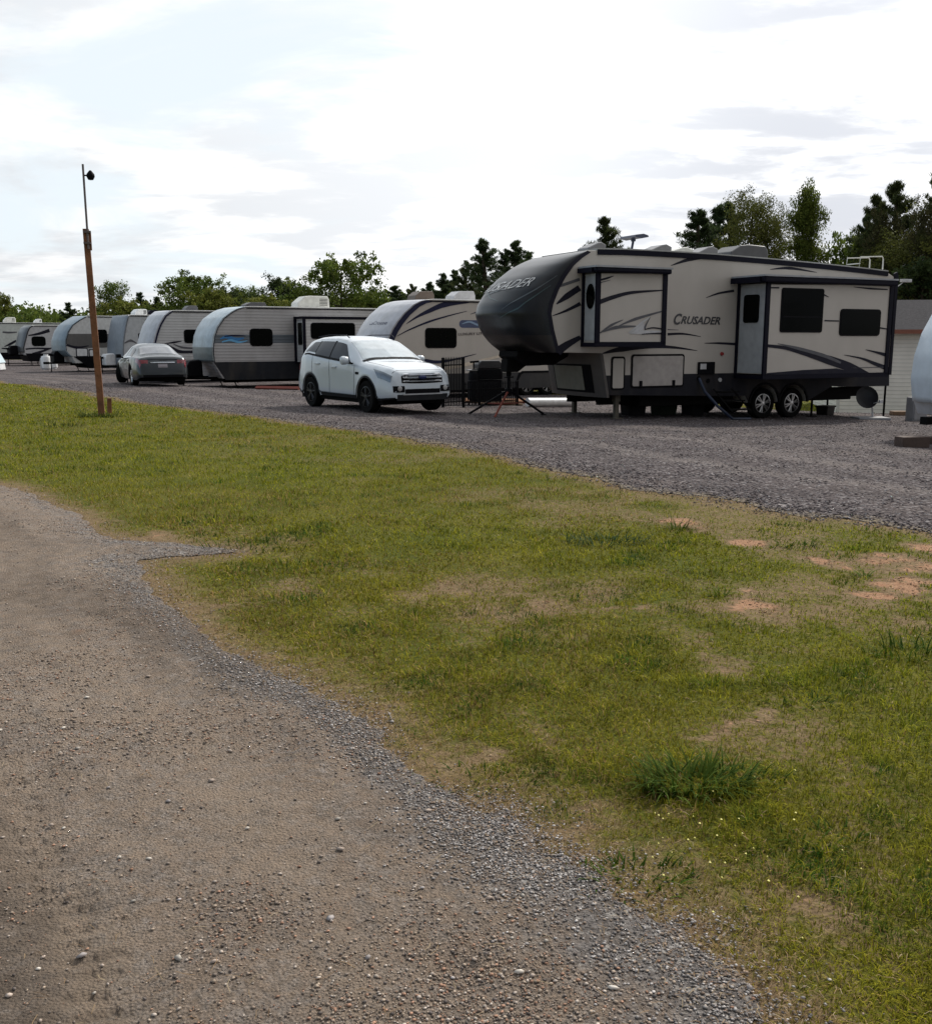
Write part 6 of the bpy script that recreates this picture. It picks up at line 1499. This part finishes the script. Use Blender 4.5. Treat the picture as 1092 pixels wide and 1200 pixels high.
# tiny yellow flowers
rg = np.random.default_rng(5); V = []; Fc = []; 
for i in range(38):
    q = gp(815+rg.normal()*40, 1000+rg.normal()*26) if i < 22 else gp(930+rg.normal()*90, 1000+rg.normal()*60); z = tz(*q)+.025+.02*rg.random(); s = .0025+.0022*rg.random(); b = len(V)
    for k in range(5): a = 2*pi*k/5; V.append((q[0]+s*cos(a), q[1]+s*sin(a), z+.002*(k % 2)))
    V.append((q[0], q[1], z+.004)); V.append((q[0], q[1], z-.035))
    Fc += [(b+k, b+(k+1) % 5, b+5) for k in range(5)]
o = np_mesh('flowers', np.array(V), np.array(Fc), mat('yellow_petal', (.55, .50, .12), .6)); tag(o, 'tiny yellow flowers in the grass at lower right', 'flowers', kind='stuff')

# ================================================================== SKY AND SUN
SUN_AZ, SUN_EL = R(38), R(42)      # azimuth clockwise from +Y (to the right, behind the trailers)
w = bpy.data.worlds.new('World'); scene.world = w; w.use_nodes = True; nt = w.node_tree; nt.nodes.clear()
L = nt.links.new
def nn(t, **k):
    n = nt.nodes.new(t)
    for a, b in k.items(): setattr(n, a, b)
    return n
sky = nn('ShaderNodeTexSky', sky_type='NISHITA', sun_disc=False); sky.sun_elevation = SUN_EL; sky.sun_rotation = SUN_AZ; sky.dust_density = 1.5
tc = nn('ShaderNodeTexCoord'); sp = nn('ShaderNodeSeparateXYZ'); L(tc.outputs['Generated'], sp.inputs[0])
def mth(op, a, b=None, cl=False):
    n = nn('ShaderNodeMath', operation=op); n.use_clamp = cl
    for i, v in enumerate((a, b)):
        if v is None: continue
        if isinstance(v, (float, int)): n.inputs[i].default_value = v
        else: L(v, n.inputs[i])
    return n.outputs[0]
zz = mth('ADD', mth('MAXIMUM', sp.outputs[2], 0.), .16); cx = mth('DIVIDE', sp.outputs[0], zz); cy = mth('DIVIDE', sp.outputs[1], zz)
cb = nn('ShaderNodeCombineXYZ'); L(cx, cb.inputs[0]); L(cy, cb.inputs[1])
def noise(sc, det, dist=0., off=(0,0,0), str_=(1,1,1)):
    mp = nn('ShaderNodeMapping'); mp.inputs['Location'].default_value = off; mp.inputs['Scale'].default_value = str_; L(cb.outputs[0], mp.inputs[0])
    n = nn('ShaderNodeTexNoise'); n.inputs['Scale'].default_value = sc; n.inputs['Detail'].default_value = det; n.inputs['Roughness'].default_value = .58; n.inputs['Distortion'].default_value = dist; L(mp.outputs[0], n.inputs['Vector']); return n.outputs['Fac']
def mr(x, a, b, c=0., d=1.):
    n = nn('ShaderNodeMapRange'); n.interpolation_type = 'SMOOTHSTEP'; L(x, n.inputs[0])
    for i, v in enumerate((a, b, c, d)): n.inputs[i+1].default_value = v
    return n.outputs[0]
def mixs(f, a, b): return mth('ADD', mth('MULTIPLY', mth('SUBTRACT', 1., f), a), mth('MULTIPLY', f, b))
def mixc(f, a, b):
    n = nn('ShaderNodeMix', data_type='RGBA')
    for i, v in ((0, f), (6, a), (7, b)):
        if isinstance(v, tuple): n.inputs[i].default_value = (*v, 1)
        elif isinstance(v, (float, int)): n.inputs[i].default_value = v
        else: L(v, n.inputs[i])
    return n.outputs[2]
cover = mr(mth('ADD', noise(1.3, 9, .6, (2.3, .4, 0)), mth('MULTIPLY', mth('ADD', sp.outputs[0], .22), .45)), .33, .55)
right = mr(sp.outputs[0], .02, .32)                     # where the cloud sheet is closed
tex = mr(noise(2.2, 7, .15, (5.1, 1.7, 0), (.8, 1.3, 1)), .38, .62)        # brighter and greyer parts of the sheet
# the sheet glows round the sun and is duller away from it
sd = (sin(SUN_AZ)*cos(SUN_EL), cos(SUN_AZ)*cos(SUN_EL), sin(SUN_EL))
dp = nn('ShaderNodeVectorMath', operation='DOT_PRODUCT'); L(tc.outputs['Generated'], dp.inputs[0]); dp.inputs[1].default_value = sd
glow = mth('POWER', mth('MAXIMUM', dp.outputs['Value'], 0.), 3.)
bright = mth('ADD', mth('ADD', mth('MULTIPLY', glow, 7.), 2.1), mr(dp.outputs['Value'], -.25, .5, 0., 4.5))
cl = mixc(tex, mixc(right, (.93, .96, 1.0), (.87, .90, .97)), (1.0, 1.0, 1.0))
vs1 = nn('ShaderNodeVectorMath', operation='SCALE'); L(cl, vs1.inputs[0]); L(mth('MULTIPLY', bright, mixs(right, mr(tex, 0, 1, .88, 1.10), mr(tex, 0, 1, .66, .98))), vs1.inputs['Scale'])
skyb = nn('ShaderNodeVectorMath', operation='SCALE'); L(sky.outputs[0], skyb.inputs[0]); skyb.inputs['Scale'].default_value = 1.0
thin = mixc(mr(dp.outputs['Value'], -.2, .5, .25, .93), skyb.outputs[0], (6.6, 7.2, 7.6))                      # thin veil over the blue gaps
f = mixc(cover, thin, vs1.outputs[0])
bg = nn('ShaderNodeBackground'); bg.inputs['Strength'].default_value = .13; L(f, bg.inputs['Color']); wo = nn('ShaderNodeOutputWorld'); L(bg.outputs[0], wo.inputs['Surface'])
sl = bpy.data.lights.new('sun', 'SUN'); sl.energy = 3.9; sl.angle = R(4); sl.color = (1., .95, .86); so_ = bpy.data.objects.new('sun', sl); COL.objects.link(so_)
from mathutils import Vector
so_.rotation_euler = Vector(sd).to_track_quat('Z', 'Y').to_euler(); so_.location = (20, 20, 30)

vsx = scene.view_settings; vsx.view_transform = 'Standard'; vsx.look = 'None'; vsx.gamma = 1; vsx.exposure = .06
scene.render.engine = 'CYCLES'
